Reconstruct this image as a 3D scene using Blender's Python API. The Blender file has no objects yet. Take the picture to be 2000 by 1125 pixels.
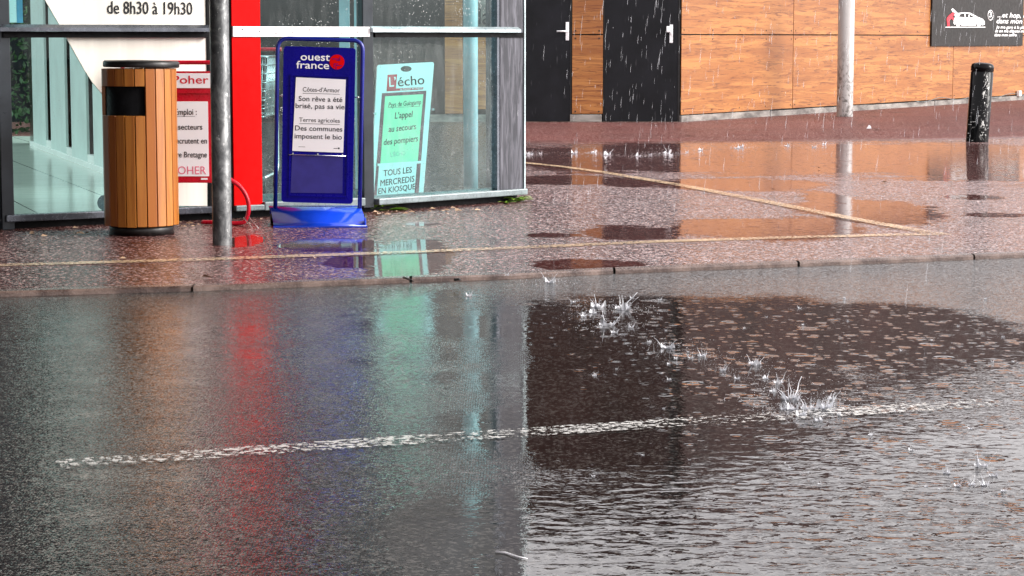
import bpy, bmesh, math, random
from mathutils import Vector, Matrix
from mathutils import noise as mnoise
random.seed(7)
SC = bpy.context.scene
COL = SC.collection
PI = math.pi
R = math.radians

# ------------------------------------------------------------------ camera
FPX = 4300.0            # focal length in pixels of the 2000 px wide photograph
H = 1.10                # eye height (seated)
TH = math.atan(487.5 / FPX)
cam_d = bpy.data.cameras.new('camera')
cam_d.sensor_width = 36.0
cam_d.lens = 36.0 * FPX / 2000.0
cam_d.clip_end = 2000
cam = bpy.data.objects.new('camera', cam_d)
COL.objects.link(cam)
cam.location = (0, 0, H)
cam.rotation_euler = (PI / 2 - TH, 0, 0)
SC.camera = cam

# ------------------------------------------------------------------ world, sun, exposure
SUN_EL, SUN_AZ = R(26), R(100)      # azimuth clockwise from +Y: light from the right, a little behind the camera
w = bpy.data.worlds.new('World')
SC.world = w
w.use_nodes = True
nt = w.node_tree
bg = nt.nodes['Background']
sky = nt.nodes.new('ShaderNodeTexSky')
sky.sky_type = 'NISHITA'
sky.sun_disc = False
sky.sun_elevation = SUN_EL
sky.sun_rotation = SUN_AZ
sky.air_density = 1.0
sky.dust_density = 6.0
sky.ozone_density = 1.0
hs = nt.nodes.new('ShaderNodeHueSaturation')
hs.inputs['Saturation'].default_value = 0.12
nt.links.new(sky.outputs[0], hs.inputs['Color'])
mx = nt.nodes.new('ShaderNodeMix'); mx.data_type = 'RGBA'; mx.blend_type = 'MULTIPLY'
mx.inputs[0].default_value = 1.0
mx.inputs[7].default_value = (3.75, 3.58, 3.62, 1)
gm = nt.nodes.new('ShaderNodeGamma')        # an even overcast: the clear sky's contrast is levelled out
gm.inputs['Gamma'].default_value = 0.42
nt.links.new(hs.outputs[0], gm.inputs['Color'])
nt.links.new(gm.outputs[0], mx.inputs[6])
nt.links.new(mx.outputs[2], bg.inputs['Color'])
bg.inputs['Strength'].default_value = 0.15
sl = bpy.data.lights.new('sun', 'SUN')
sl.energy = 2.0
sl.angle = R(30)
sl.color = (1.0, 0.96, 0.9)
so = bpy.data.objects.new('sun', sl)
COL.objects.link(so)
sd = Vector((math.sin(SUN_AZ) * math.cos(SUN_EL), math.cos(SUN_AZ) * math.cos(SUN_EL), math.sin(SUN_EL)))
so.rotation_euler = sd.to_track_quat('Z', 'Y').to_euler()
SC.view_settings.view_transform = 'Standard'
SC.view_settings.look = 'None'
SC.view_settings.exposure = 1.15
SC.view_settings.gamma = 1.0
SC.cycles.max_bounces = 10
SC.cycles.transparent_max_bounces = 24
SC.cycles.glossy_bounces = 5
SC.cycles.sample_clamp_indirect = 8.0
SC.cycles.use_denoising = True

# ------------------------------------------------------------------ measuring helpers
FW = Vector((0, math.cos(TH), -math.sin(TH)))
UP = Vector((0, math.sin(TH), math.cos(TH)))
def ray(px, py):
    return (FW * FPX + Vector((1, 0, 0)) * (px - 1000) + UP * (562.5 - py)).normalized()
def G(px, py, z=0.0):                   # the ground point that the photograph shows at px, py
    r = ray(px, py)
    t = (z - H) / r.z
    return Vector((r.x * t, r.y * t, z))
def AT(px, py, d):                      # the point at distance d in front of the camera
    r = ray(px, py)
    t = d / r.y
    return Vector((r.x * t, d, H + r.z * t))
class Plane:                            # a vertical wall plane through two plan points; u along it, v out of it towards the street
    def __init__(s, a, b):
        s.o = Vector((a[0], a[1], 0)); s.u = (Vector((b[0], b[1], 0)) - s.o).normalized()
        s.n = Vector((s.u.y, -s.u.x, 0))
        s.M = Matrix(((s.u.x, s.n.x, 0, s.o.x), (s.u.y, s.n.y, 0, s.o.y), (0, 0, 1, 0), (0, 0, 0, 1)))
    def uz(s, px, py, off=0.0):
        r = ray(px, py)
        o = Vector((0, 0, H))
        t = ((s.o + s.n * off - o).dot(s.n)) / r.dot(s.n)
        p = o + r * t
        return (p - s.o).dot(s.u), p.z
    def U(s, px, py=230, off=0.0): return s.uz(px, py, off)[0]
    def Z(s, px, py, off=0.0): return s.uz(px, py, off)[1]

# ------------------------------------------------------------------ node helpers
class NT:
    def __init__(s, name):
        s.m = bpy.data.materials.new(name); s.m.use_nodes = True
        s.t = s.m.node_tree; s.t.nodes.clear()
        s.out = s.t.nodes.new('ShaderNodeOutputMaterial')
        s.tc = s.t.nodes.new('ShaderNodeTexCoord')
    def N(s, ty, **kw):
        n = s.t.nodes.new(ty)
        for k, v in kw.items(): setattr(n, k, v)
        return n
    def put(s, sock, v):
        if v is None: return
        if hasattr(v, 'is_linked') or isinstance(v, bpy.types.NodeSocket): s.t.links.new(v, sock)
        else: sock.default_value = v
    def mp(s, scale=(1, 1, 1), src='Object', loc=(0, 0, 0), rot=(0, 0, 0)):
        n = s.N('ShaderNodeMapping'); n.inputs['Scale'].default_value = scale
        n.inputs['Location'].default_value = loc; n.inputs['Rotation'].default_value = rot
        s.put(n.inputs[0], s.tc.outputs[src]); return n.outputs[0]
    def noise(s, vec, scale, detail=3, rough=.5, dist=0):
        n = s.N('ShaderNodeTexNoise'); s.put(n.inputs['Vector'], vec)
        n.inputs['Scale'].default_value = scale; n.inputs['Detail'].default_value = detail
        n.inputs['Roughness'].default_value = rough; n.inputs['Distortion'].default_value = dist
        return n.outputs['Fac']
    def voro(s, vec, scale, feature='F1', rand=1.0, out='Distance'):
        n = s.N('ShaderNodeTexVoronoi', feature=feature); s.put(n.inputs['Vector'], vec)
        n.inputs['Scale'].default_value = scale; n.inputs['Randomness'].default_value = rand
        return n.outputs[out]
    def mth(s, op, a, b=None, c=None, clamp=False):
        n = s.N('ShaderNodeMath', operation=op); n.use_clamp = clamp
        s.put(n.inputs[0], a); s.put(n.inputs[1], b); s.put(n.inputs[2], c); return n.outputs[0]
    def rng(s, v, a, b, c=0., d=1., smooth=True):
        n = s.N('ShaderNodeMapRange'); n.interpolation_type = 'SMOOTHSTEP' if smooth else 'LINEAR'
        s.put(n.inputs[0], v)
        for i, x in enumerate((a, b, c, d)): s.put(n.inputs[i + 1], x)
        return n.outputs[0]
    def mix(s, f, a, b, mode='MIX'):
        n = s.N('ShaderNodeMix', data_type='RGBA', blend_type=mode)
        s.put(n.inputs[0], f); s.put(n.inputs[6], c4(a)); s.put(n.inputs[7], c4(b)); return n.outputs[2]
    def attr(s, name):
        n = s.N('ShaderNodeAttribute'); n.attribute_name = name; return n.outputs['Fac']
    def bump(s, h, strength=1., dist=.01, normal=None):
        n = s.N('ShaderNodeBump'); s.put(n.inputs['Strength'], strength); s.put(n.inputs['Distance'], dist)
        s.put(n.inputs['Height'], h)
        if normal is not None: s.put(n.inputs['Normal'], normal)
        return n.outputs[0]
    def pr(s, base, rough=.5, metal=0., normal=None, **kw):
        n = s.N('ShaderNodeBsdfPrincipled')
        s.put(n.inputs['Base Color'], c4(base)); s.put(n.inputs['Roughness'], rough); s.put(n.inputs['Metallic'], metal)
        if normal is not None: s.put(n.inputs['Normal'], normal)
        for k, v in kw.items(): s.put(n.inputs[k.replace('_', ' ')], v)
        return n.outputs[0]
    def fin(s, sh):
        s.t.links.new(sh, s.out.inputs[0]); return s.m
    def mixsh(s, f, a, b):
        n = s.N('ShaderNodeMixShader'); s.put(n.inputs[0], f); s.put(n.inputs[1], a); s.put(n.inputs[2], b); return n.outputs[0]
def c4(c):
    if isinstance(c, (tuple, list)) and len(c) == 3: return (c[0], c[1], c[2], 1)
    return c

def plain(name, c, rough=.45, metal=0., var=.12, vs=6., bump=0., bs=60., coat=0., alt=None, stretch=(1, 1, 1), spec=.5):
    """a painted or moulded surface with slight unevenness of tone, gloss and relief"""
    t = NT(name)
    v = t.mp(stretch)
    n1 = t.noise(v, vs, 5, .6); n2 = t.noise(v, vs * 9, 3, .6)
    a = alt or tuple(x * (1 - var * 2) for x in c)
    b = tuple(min(1, x * (1 + var)) for x in c)
    colr = t.mix(t.rng(n1, .3, .7), a, b)
    rr = t.rng(n2, .2, .8, rough * .75, min(1, rough * 1.25))
    nm = t.bump(t.noise(v, bs, 3), bump, .004) if bump else None
    return t.fin(t.pr(colr, rr, metal, nm, Coat_Weight=coat, Coat_Roughness=.08, Specular_IOR_Level=spec))

# ------------------------------------------------------------------ materials
M = {}
M['frame'] = plain('grey_frame_paint', (.025, .031, .038), .35, .1, .2, 3, .1, spec=.3)
M['ledge'] = plain('dark_ledge_metal', (.10, .11, .13), .25, .6, .2, 4, .08)
M['ledge_light'] = plain('light_ledge_metal', (.42, .5, .52), .3, .4, .15, 4, .08)
M['black'] = plain('black_rubber', (.005, .005, .006), .6, 0, .3, spec=.1)
M['white_trim'] = plain('white_trim_paint', (.86, .85, .85), .35, 0, .04, 8, .05)
M['sill'] = plain('sill_metal', (.17, .21, .22), .3, .2, .15, 7, .1)
M['red'] = plain('red_panel_paint', (.62, .001, .001), .35, 0, .06, 3, .05, spec=.08)
M['red_frame'] = plain('crimson_sign_paint', (.48, .004, .02), .3, 0, .1, 8, spec=.3)
M['interior_white'] = plain('interior_white', (.8, .8, .76), .5, 0, .04, 2)
M['mint'] = plain('pale_fin_paint', (.66, .74, .70), .4, 0, .04, 3)
M['board'] = plain('cream_board', (.74, .72, .65), .6, 0, .09, 1.0, spec=.2, stretch=(5, 5, .25))
M['dark_glass'] = plain('dark_backing', (.012, .016, .014), .2, 0, .5, 9)
M['column'] = plain('pale_column_paint', (.34, .50, .55), .35, 0, .1, 5)
M['text'] = plain('dark_lettering', (.02, .022, .026), .6, 0, .1, spec=.1)
M['text_black'] = plain('black_lettering', (.008, .008, .01), .6, 0, .1, spec=.1)
M['text_white'] = plain('white_lettering', (.85, .85, .85), .5, 0, .03)
M['text_red'] = plain('red_lettering', (.62, .01, .03), .5, 0, .05)
M['text_pink'] = plain('pink_lettering', (.72, .16, .25), .5, 0, .05)
M['text_green'] = plain('faded_green_lettering', (.2, .5, .38), .5, 0, .05)
M['blue'] = plain('blue_sign_paint', (.004, .002, .20), .3, 0, .1, 5, .03, spec=.1)
M['blue_base'] = plain('blue_base_paint', (.006, .045, .5), .16, 0, .1, 5, .03, spec=.5)
M['blue_tube'] = plain('blue_tube_paint', (.004, .012, .2), .2, 0, .1, 5, .03, spec=.5)
M['blue_faded'] = plain('faded_blue_pocket', (.035, .03, .2), .4, 0, .08, 10, spec=.25)
M['paper'] = plain('white_paper', (.86, .85, .88), .6, 0, .02, 3, .1, 12)
M['paper_green'] = plain('green_paper', (.38, .80, .50), .6, 0, .02, 3, spec=.2)
M['sign_white'] = plain('pale_sign_plastic', (.80, .85, .85), .5, 0, .03, 3, spec=.2)
M['maroon'] = plain('maroon_print', (.16, .03, .05), .5, 0, .15, 20)
M['chrome'] = plain('bright_steel', (.6, .62, .63), .22, .9, .1)
M['handle'] = plain('white_handle', (.8, .8, .82), .3, .1, .05)
M['plinth'] = plain('stained_concrete', (.2, .185, .17), .7, 0, .4, 2.2, .5, 40, alt=(.07, .06, .055), stretch=(1, 1, 3))
M['kerb'] = plain('granite_kerb', (.14, .10, .085), .25, 0, .3, 9, .5, 110, alt=(.05, .032, .028))
M['tile'] = None
M['bin_dark'] = plain('bin_dark_metal', (.012, .011, .011), .4, .2, .3, 8, .15)
M['leaf'] = plain('weed_leaf', (.12, .27, .02), .4, 0, .3, 30, alt=(.24, .33, .05))
M['leaf_dead'] = plain('dead_leaf', (.35, .24, .15), .5, 0, .5, 40, alt=(.12, .06, .03))
M['hedge'] = plain('hedge_leaf', (.014, .036, .01), .6, 0, .5, 12, alt=(.005, .012, .005), spec=.2)
M['canopy'] = plain('canopy_underside', (.04, .037, .035), .6, 0, .2, 1)
M['fascia'] = plain('brown_fascia', (.034, .013, .011), .6, 0, .25, 1, spec=.12)
M['car_dark'] = plain('dark_wall', (.008, .009, .011), .4, 0, .3, 2, spec=.2)

def glass(name, tint, gloss=1.0, drops=.0, dirt=.03):
    t = NT(name)
    v = t.mp()
    tr = t.N('ShaderNodeBsdfTransparent'); tr.inputs[0].default_value = c4(tint)
    gl = t.N('ShaderNodeBsdfGlossy'); gl.inputs['Roughness'].default_value = .02
    gl.inputs['Color'].default_value = (.9, 1, .98, 1)
    fr = t.N('ShaderNodeFresnel'); fr.inputs[0].default_value = 1.5
    f = t.mth('MULTIPLY', fr.outputs[0], 1.5 * gloss, clamp=True)
    s = t.mixsh(f, tr.outputs[0], gl.outputs[0])
    df = t.pr((.75, .8, .8), .4)
    d1 = t.rng(t.voro(v, 75), .30, .16)
    patch = t.rng(t.noise(v, 3.5, 4), .40, .62)
    cell = t.rng(t.noise(v, 60, 0), .45, .6)
    df_f = t.mth('MULTIPLY', t.mth('MULTIPLY', d1, patch), t.mth('MULTIPLY', cell, drops), clamp=True)
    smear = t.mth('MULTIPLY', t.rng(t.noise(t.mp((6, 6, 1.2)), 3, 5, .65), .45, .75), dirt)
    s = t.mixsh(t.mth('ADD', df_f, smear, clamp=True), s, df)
    return t.fin(s)
M['glass'] = glass('tinted_window_glass', (.60, .88, .86), .35, .10, .02)
M['glass_right'] = glass('tinted_streaked_glass', (.52, .84, .85), .7, .3, .06)  # stronger pale smear painted in for the textured reflections of this pane
M['glass_wet'] = glass('rain_spotted_glass', (.46, .74, .74), .6, .6, .03)
M['glass_clear'] = glass('clear_roof_glass', (.86, .97, .93), .5)

def mat_galv():
    t = NT('galvanised_steel')
    v = t.mp((1, 1, .6))
    vo = t.N('ShaderNodeTexVoronoi'); t.put(vo.inputs['Vector'], t.mix(.35, v, t.N('ShaderNodeTexNoise').outputs['Color'])); vo.inputs['Scale'].default_value = 26
    n = t.noise(v, 14, 6, .7, .6)
    f = t.rng(n, .38, .66)
    c = t.mix(f, (.06, .063, .066), (.22, .225, .225))
    sp = t.rng(t.noise(v, 45, 3, .7), .62, .72)
    c = t.mix(sp, c, (.42, .42, .41))
    return t.fin(t.pr(c, t.rng(n, .3, .7, .5, .3), .55, t.bump(n, .2, .003)))
M['galv'] = mat_galv()
def mat_zinc():
    t = NT('weathered_grey_post')
    v = t.mp((26, 26, 2.2))
    n = t.noise(v, 1.6, 6, .65, .7)
    c = t.mix(t.rng(n, .4, .68), (.035, .036, .044), (.115, .115, .135))
    return t.fin(t.pr(c, .5, .05, t.bump(n, .15, .002), Specular_IOR_Level=.25))
M['zinc'] = mat_zinc()
def mat_white_post():
    t = NT('scuffed_white_post')
    v = t.mp()
    sep = t.N('ShaderNodeSeparateXYZ'); t.put(sep.inputs[0], v)
    n = t.noise(t.mp((1, 1, .8)), 9, 6, .7, 1.2)
    low = t.rng(sep.outputs[2], 1.3, .2)
    dirt = t.mth('MULTIPLY', t.rng(n, .47, .62), t.mth('ADD', t.mth('MULTIPLY', low, .9), .06), clamp=True)
    c = t.mix(dirt, (.36, .34, .33), (.08, .068, .06))
    sp = t.mth('MULTIPLY', t.rng(t.voro(v, 22), .14, .08), t.rng(t.noise(v, 5, 2), .5, .6))
    c = t.mix(sp, c, (.05, .04, .04))
    return t.fin(t.pr(c, .4, 0, t.bump(n, .1, .003)))
M['white_post'] = mat_white_post()
def mat_bollard():
    t = NT('chipped_black_paint')
    v = t.mp((1, 1, .55))
    n = t.noise(v, 30, 5, .75, .8)
    sep = t.N('ShaderNodeSeparateXYZ'); t.put(sep.inputs[0], t.tc.outputs['Object'])
    band = t.rng(t.mth('ABSOLUTE', t.mth('SUBTRACT', sep.outputs[0], .035)), .055, .01)
    up = t.mth('MULTIPLY', t.rng(sep.outputs[2], .0, .12), t.rng(sep.outputs[2], .78, .66))
    k = t.mth('MULTIPLY', band, up)
    chip = t.mth('MULTIPLY', t.rng(n, .56, .59), k)
    n2 = t.noise(t.mp((1, 1, 4)), 16, 3, .6)
    chip2 = t.mth('MULTIPLY', t.rng(n2, .66, .69), t.rng(sep.outputs[2], .5, .1))
    f = t.mth('MAXIMUM', chip, chip2)
    c = t.mix(f, (.002, .002, .0025), (.75, .75, .72))
    return t.fin(t.pr(c, .1, 0, t.bump(t.mth('SUBTRACT', t.noise(v, 40, 3), f), .3, .004), Specular_IOR_Level=.13))
M['bollard'] = mat_bollard()

def mat_wood(name, c1, c2, c3, vert=False, scale=1.0, rough=.42):
    """laminated wood boards: long grain along X (or Z when vert), per-object offset"""
    t = NT(name)
    oi = t.N('ShaderNodeObjectInfo')
    sc = (.5, .5, 8.5) if not vert else (14, 14, .9)
    v = t.mp(sc)
    off = t.N('ShaderNodeVectorMath', operation='ADD'); t.put(off.inputs[0], v)
    sh = t.N('ShaderNodeVectorMath', operation='SCALE'); sh.inputs[0].default_value = (37, 11, 23); t.put(sh.inputs['Scale'], oi.outputs['Random'])
    t.put(off.inputs[1], sh.outputs[0])
    V = off.outputs[0]
    n1 = t.noise(V, 1.3 * scale, 4, .55, .9)
    n2 = t.noise(V, 3.6 * scale, 6, .7, 1.4)
    n3 = t.noise(V, .45 * scale, 2, .5, .3)
    c = t.mix(t.rng(n1, .38, .62), c1, c2)
    line = t.rng(n2, .50, .66)
    c = t.mix(t.mth('MULTIPLY', line, .95), c, c3)
    vein = t.rng(t.mth('ABSOLUTE', t.mth('SUBTRACT', n1, .5)), .016, .0)
    c = t.mix(t.mth('MULTIPLY', vein, .55), c, tuple(x * .45 for x in c3))
    c = t.mix(t.mth('MULTIPLY', t.rng(n3, .45, .7), .35), c, tuple(x * 1.0 for x in c3))
    return t.fin(t.pr(c, rough, 0, t.bump(n2, .06, .002)))
M['wood'] = mat_wood('wood_laminate_panel', (.28, .10, .023), (.38, .155, .040), (.13, .032, .007))
def mat_slat():
    t = NT('honey_slat_wood')
    v = t.mp((18, 18, 1.2))
    at = t.attr('tone')
    n1 = t.noise(v, 1.5, 4, .6, .8); n2 = t.noise(v, 5, 5, .7, .5)
    c = t.mix(t.rng(n1, .3, .7), (.32, .10, .009), (.44, .165, .018))
    c = t.mix(t.mth('MULTIPLY', t.rng(n2, .5, .75), .5), c, (.36, .12, .015))
    c = t.mix(at, c, (.27, .07, .008))
    kn = t.mth('MULTIPLY', t.rng(t.voro(t.mp((1, 1, .5)), 7), .06, .03), .8)
    c = t.mix(kn, c, (.08, .02, .005))
    return t.fin(t.pr(c, .38, 0, t.bump(n2, .1, .002), Coat_Weight=.15))
M['slat'] = mat_slat()

def mat_door():
    t = NT('black_door_paint')
    v = t.mp()
    n = t.noise(v, 2.2, 5, .6); n2 = t.noise(t.mp((1, 1, .15)), 30, 3)
    c = t.mix(t.rng(n, .3, .7), (.004, .0045, .006), (.009, .0095, .013))
    c = t.mix(t.mth('MULTIPLY', t.rng(n2, .64, .75), .3), c, (.10, .10, .11))
    return t.fin(t.pr(c, t.rng(n, .3, .7, .45, .65), 0, t.bump(n, .1, .003), Specular_IOR_Level=.2))
M['door'] = mat_door()
def mat_tile():
    t = NT('pale_floor_tiles')
    v = t.mp((1, 1, 1))
    sep = t.N('ShaderNodeSeparateXYZ'); t.put(sep.inputs[0], v)
    fx = t.mth('ABSOLUTE', t.mth('SUBTRACT', t.mth('FRACT', t.mth('MULTIPLY', sep.outputs[0], 1.55)), .5))
    g = t.rng(fx, .487, .496)
    n = t.noise(t.mp((1.2, 5, 1)), 2.5, 4, .6)
    c = t.mix(t.rng(n, .3, .7), (.48, .50, .45), (.58, .60, .54))
    c = t.mix(g, c, (.12, .12, .11))
    return t.fin(t.pr(c, .16, 0))
M['tile'] = mat_tile()

def mat_water_bits():
    t = NT('splashing_water')
    tr = t.N('ShaderNodeBsdfTransparent'); tr.inputs[0].default_value = (.97, .98, 1, 1)
    p = t.pr((.85, .86, .9), .08, 0, None, IOR=1.33, Coat_Weight=1.0, Coat_Roughness=.03)
    return t.fin(t.mixsh(.62, tr.outputs[0], p))
M['water_bits'] = mat_water_bits()
def mat_rain():
    t = NT('falling_water')
    tr = t.N('ShaderNodeBsdfTransparent')
    p = t.pr((.8, .82, .86), .1, 0, None, IOR=1.33)
    return t.fin(t.mixsh(.24, tr.outputs[0], p))
M['rain'] = mat_rain()

def rings(t, scale, seed, freq=34., k=9., density=.5):
    """height of drop rings spread over water, in metres-free units"""
    v = t.mp((1, 1, 0), loc=(seed, seed * .7, 0))
    vo = t.N('ShaderNodeTexVoronoi'); t.put(vo.inputs['Vector'], v); vo.inputs['Scale'].default_value = scale
    d = vo.outputs['Distance']
    sc = t.N('ShaderNodeSeparateColor'); t.put(sc.inputs[0], vo.outputs['Color'])
    on = t.rng(sc.outputs[0], density, density + .08)
    h = t.mth('MULTIPLY', t.mth('SINE', t.mth('MULTIPLY', d, freq)), t.rng(d, .45, .03))
    return t.mth('MULTIPLY', h, on)

def mat_ground(name, c_dark, c_light, c_stone, grain=1.0, facet=.5, e1=.75, e2=.45, w0=.40, w1=.62, sboost=0., film=.0, ior0=1.34):
    t = NT(name)
    v = t.mp((1, 1, 0))
    wet_a = t.attr('wet'); rain_a = t.attr('rain'); wave_a = t.attr('wave'); grit_a = t.attr('grit')
    def vm(op, a, b_=None, sc=None):
        n_ = t.N('ShaderNodeVectorMath', operation=op); t.put(n_.inputs[0], a)
        if b_ is not None: t.put(n_.inputs[1], b_)
        if sc is not None: t.put(n_.inputs['Scale'], sc)
        return n_.outputs[0]
    edge = t.noise(t.mp((.8, 1.5, 0)), 1.6, 7, .68, .5)
    edge2 = t.noise(v, 16, 5, .7)
    wsum = t.mth('ADD', wet_a, t.mth('ADD', t.mth('MULTIPLY', t.mth('SUBTRACT', edge, .5), e1), t.mth('MULTIPLY', t.mth('SUBTRACT', edge2, .5), e2)))
    wet = t.rng(wsum, w0, w1)
    dry = t.mth('SUBTRACT', 1.0, wet)
    cell = t.N('ShaderNodeTexVoronoi'); t.put(cell.inputs['Vector'], v); cell.inputs['Scale'].default_value = 125 * grain
    cell2 = t.N('ShaderNodeTexVoronoi'); t.put(cell2.inputs['Vector'], v); cell2.inputs['Scale'].default_value = 66 * grain
    sc = t.N('ShaderNodeSeparateColor'); t.put(sc.inputs[0], cell.outputs['Color'])
    big = t.noise(v, .7, 5, .6)
    c = t.mix(t.rng(big, .3, .7), c_dark, c_light)
    c = t.mix(t.mth('MULTIPLY', t.rng(sc.outputs[0], .72, .80), .8), c, c_stone)
    c = t.mix(t.mth('MULTIPLY', t.rng(sc.outputs[1], .6, .9), .5), c, tuple(x * .4 for x in c_dark))
    c = t.mix(t.mth('MULTIPLY', wet, .35), c, tuple(x * .5 for x in c_dark))
    # tar seams and cracks
    cr = t.N('ShaderNodeTexVoronoi', feature='DISTANCE_TO_EDGE'); t.put(cr.inputs['Vector'], vm('ADD', v, vm('SCALE', t_noisecol(t, v, 2.2, 4), None, .55))); cr.inputs['Scale'].default_value = .33
    crk = t.mth('MULTIPLY', t.rng(cr.outputs['Distance'], .0045, .0015), .75)
    c = t.mix(crk, c, (.006, .004, .004))
    # relief of the stones, and of wind ripples where water stands
    agg = t.mth('ADD', t.mth('MULTIPLY', t.mth('SUBTRACT', 1.0, cell.outputs['Distance']), .6), t.noise(v, 46 * grain, 3, .7))
    b1 = t.bump(agg, t.mth('MULTIPLY', t.mth('ADD', t.mth('MULTIPLY', dry, .95), .02), grit_a), .0075)
    wv = t.noise(t.mp((1, 1.5, 0)), 13, 3, .5, .6)
    b3 = t.bump(wv, wave_a, .012, b1)
    # every stone of the aggregate is a small wet facet of its own
    def tilt(col, amp): return vm('SCALE', vm('MULTIPLY', vm('SUBTRACT', col, (.5, .5, .5)), (1, 1, 0)), None, amp)
    amp = t.mth('MULTIPLY', t.mth('ADD', dry, film), grit_a)
    n_ = vm('ADD', tilt(cell.outputs['Color'], t.mth('MULTIPLY', amp, facet)), tilt(cell2.outputs['Color'], t.mth('MULTIPLY', amp, facet * .55)))
    n_ = vm('ADD', n_, tilt(t_noisecol(t, v, 30, 2), t.mth('MULTIPLY', wave_a, .55)))
    # rings of the falling drops
    def ring(scale, seed, density, amp_):
        vv = t.mp((1, 1, 0), loc=(seed, seed * .7, 0))
        q = vm('SCALE', vv, None, scale)
        vo = t.N('ShaderNodeTexVoronoi'); t.put(vo.inputs['Vector'], q); vo.inputs['Scale'].default_value = 1
        rd = vm('NORMALIZE', vm('SUBTRACT', q, vo.outputs['Position']))
        s_ = t.N('ShaderNodeSeparateColor'); t.put(s_.inputs[0], vo.outputs['Color'])
        on = t.mth('MULTIPLY', t.rng(s_.outputs[0], density, density + .04), t.mth('ADD', .4, s_.outputs[1]))
        k = t.mth('MULTIPLY', t.mth('SINE', t.mth('MULTIPLY', vo.outputs['Distance'], t.mth('ADD', 16., t.mth('MULTIPLY', s_.outputs[2], 16.)))), t.rng(vo.outputs['Distance'], .48, .05))
        return vm('MULTIPLY', vm('SCALE', rd, None, t.mth('MULTIPLY', t.mth('MULTIPLY', k, on), t.mth('MULTIPLY', rain_a, amp_))), (1, 1, 0))
    for a_ in ((7.5, 3.1, .66, .9), (14., 8.7, .60, 1.2), (27., 5.2, .55, 1.1)): n_ = vm('ADD', n_, ring(*a_))
    nz = vm('NORMALIZE', vm('ADD', b3, n_))
    rg = t.mth('ADD', .03, t.mth('MULTIPLY', dry, .12))
    mt = t.attr('matte')
    rg = t.mth('ADD', rg, t.mth('MULTIPLY', mt, .30))
    ior = t.mth('ADD', t.mth('SUBTRACT', ior0, t.mth('MULTIPLY', mt, .17)), t.mth('MULTIPLY', t.mth('MULTIPLY', dry, t.mth('POWER', grit_a, 3.)), sboost))
    s = t.pr(c, rg, 0, nz, IOR=ior)
    return t.fin(s)
def t_noisecol(t, v, scale, detail):
    n = t.N('ShaderNodeTexNoise'); t.put(n.inputs['Vector'], v); n.inputs['Scale'].default_value = scale; n.inputs['Detail'].default_value = detail
    return n.outputs['Color']
M['road'] = mat_ground('wet_dark_asphalt', (.010, .009, .0085), (.020, .016, .015), (.13, .12, .11), 1.0, .75, .75, .45, -.1, .95, 1.5, .0, 1.33)
M['pave'] = mat_ground('wet_red_asphalt', (.060, .012, .010), (.11, .028, .024), (.40, .27, .25), .72, .95, 1.7, 1.3, .40, .68, 2.1, 0., 1.27)

def mat_line(name, c, lo, hi, base, rg=.25):
    t = NT(name)
    v = t.mp((1, 1, 0))
    n = t.mth('ADD', t.mth('MULTIPLY', t.noise(v, 42, 4, .75), .8), t.mth('MULTIPLY', t.noise(v, 2.2, 3, .6), .22))
    f = t.rng(n, lo, hi)
    cc = t.mix(t.rng(t.noise(v, 8, 4), .3, .7), c, tuple(x * .75 for x in c))
    tr = t.N('ShaderNodeBsdfTransparent')
    b = t.bump(t.noise(v, 70, 3), .5, .004)
    return t.fin(t.mixsh(f, tr.outputs[0], t.pr(cc, rg, 0, b)))
M['line_yellow'] = mat_line('worn_yellow_line', (.66, .48, .30), .46, .53, None)
M['line_white'] = mat_line('worn_white_line', (.66, .65, .62), .525, .57, None)

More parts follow.
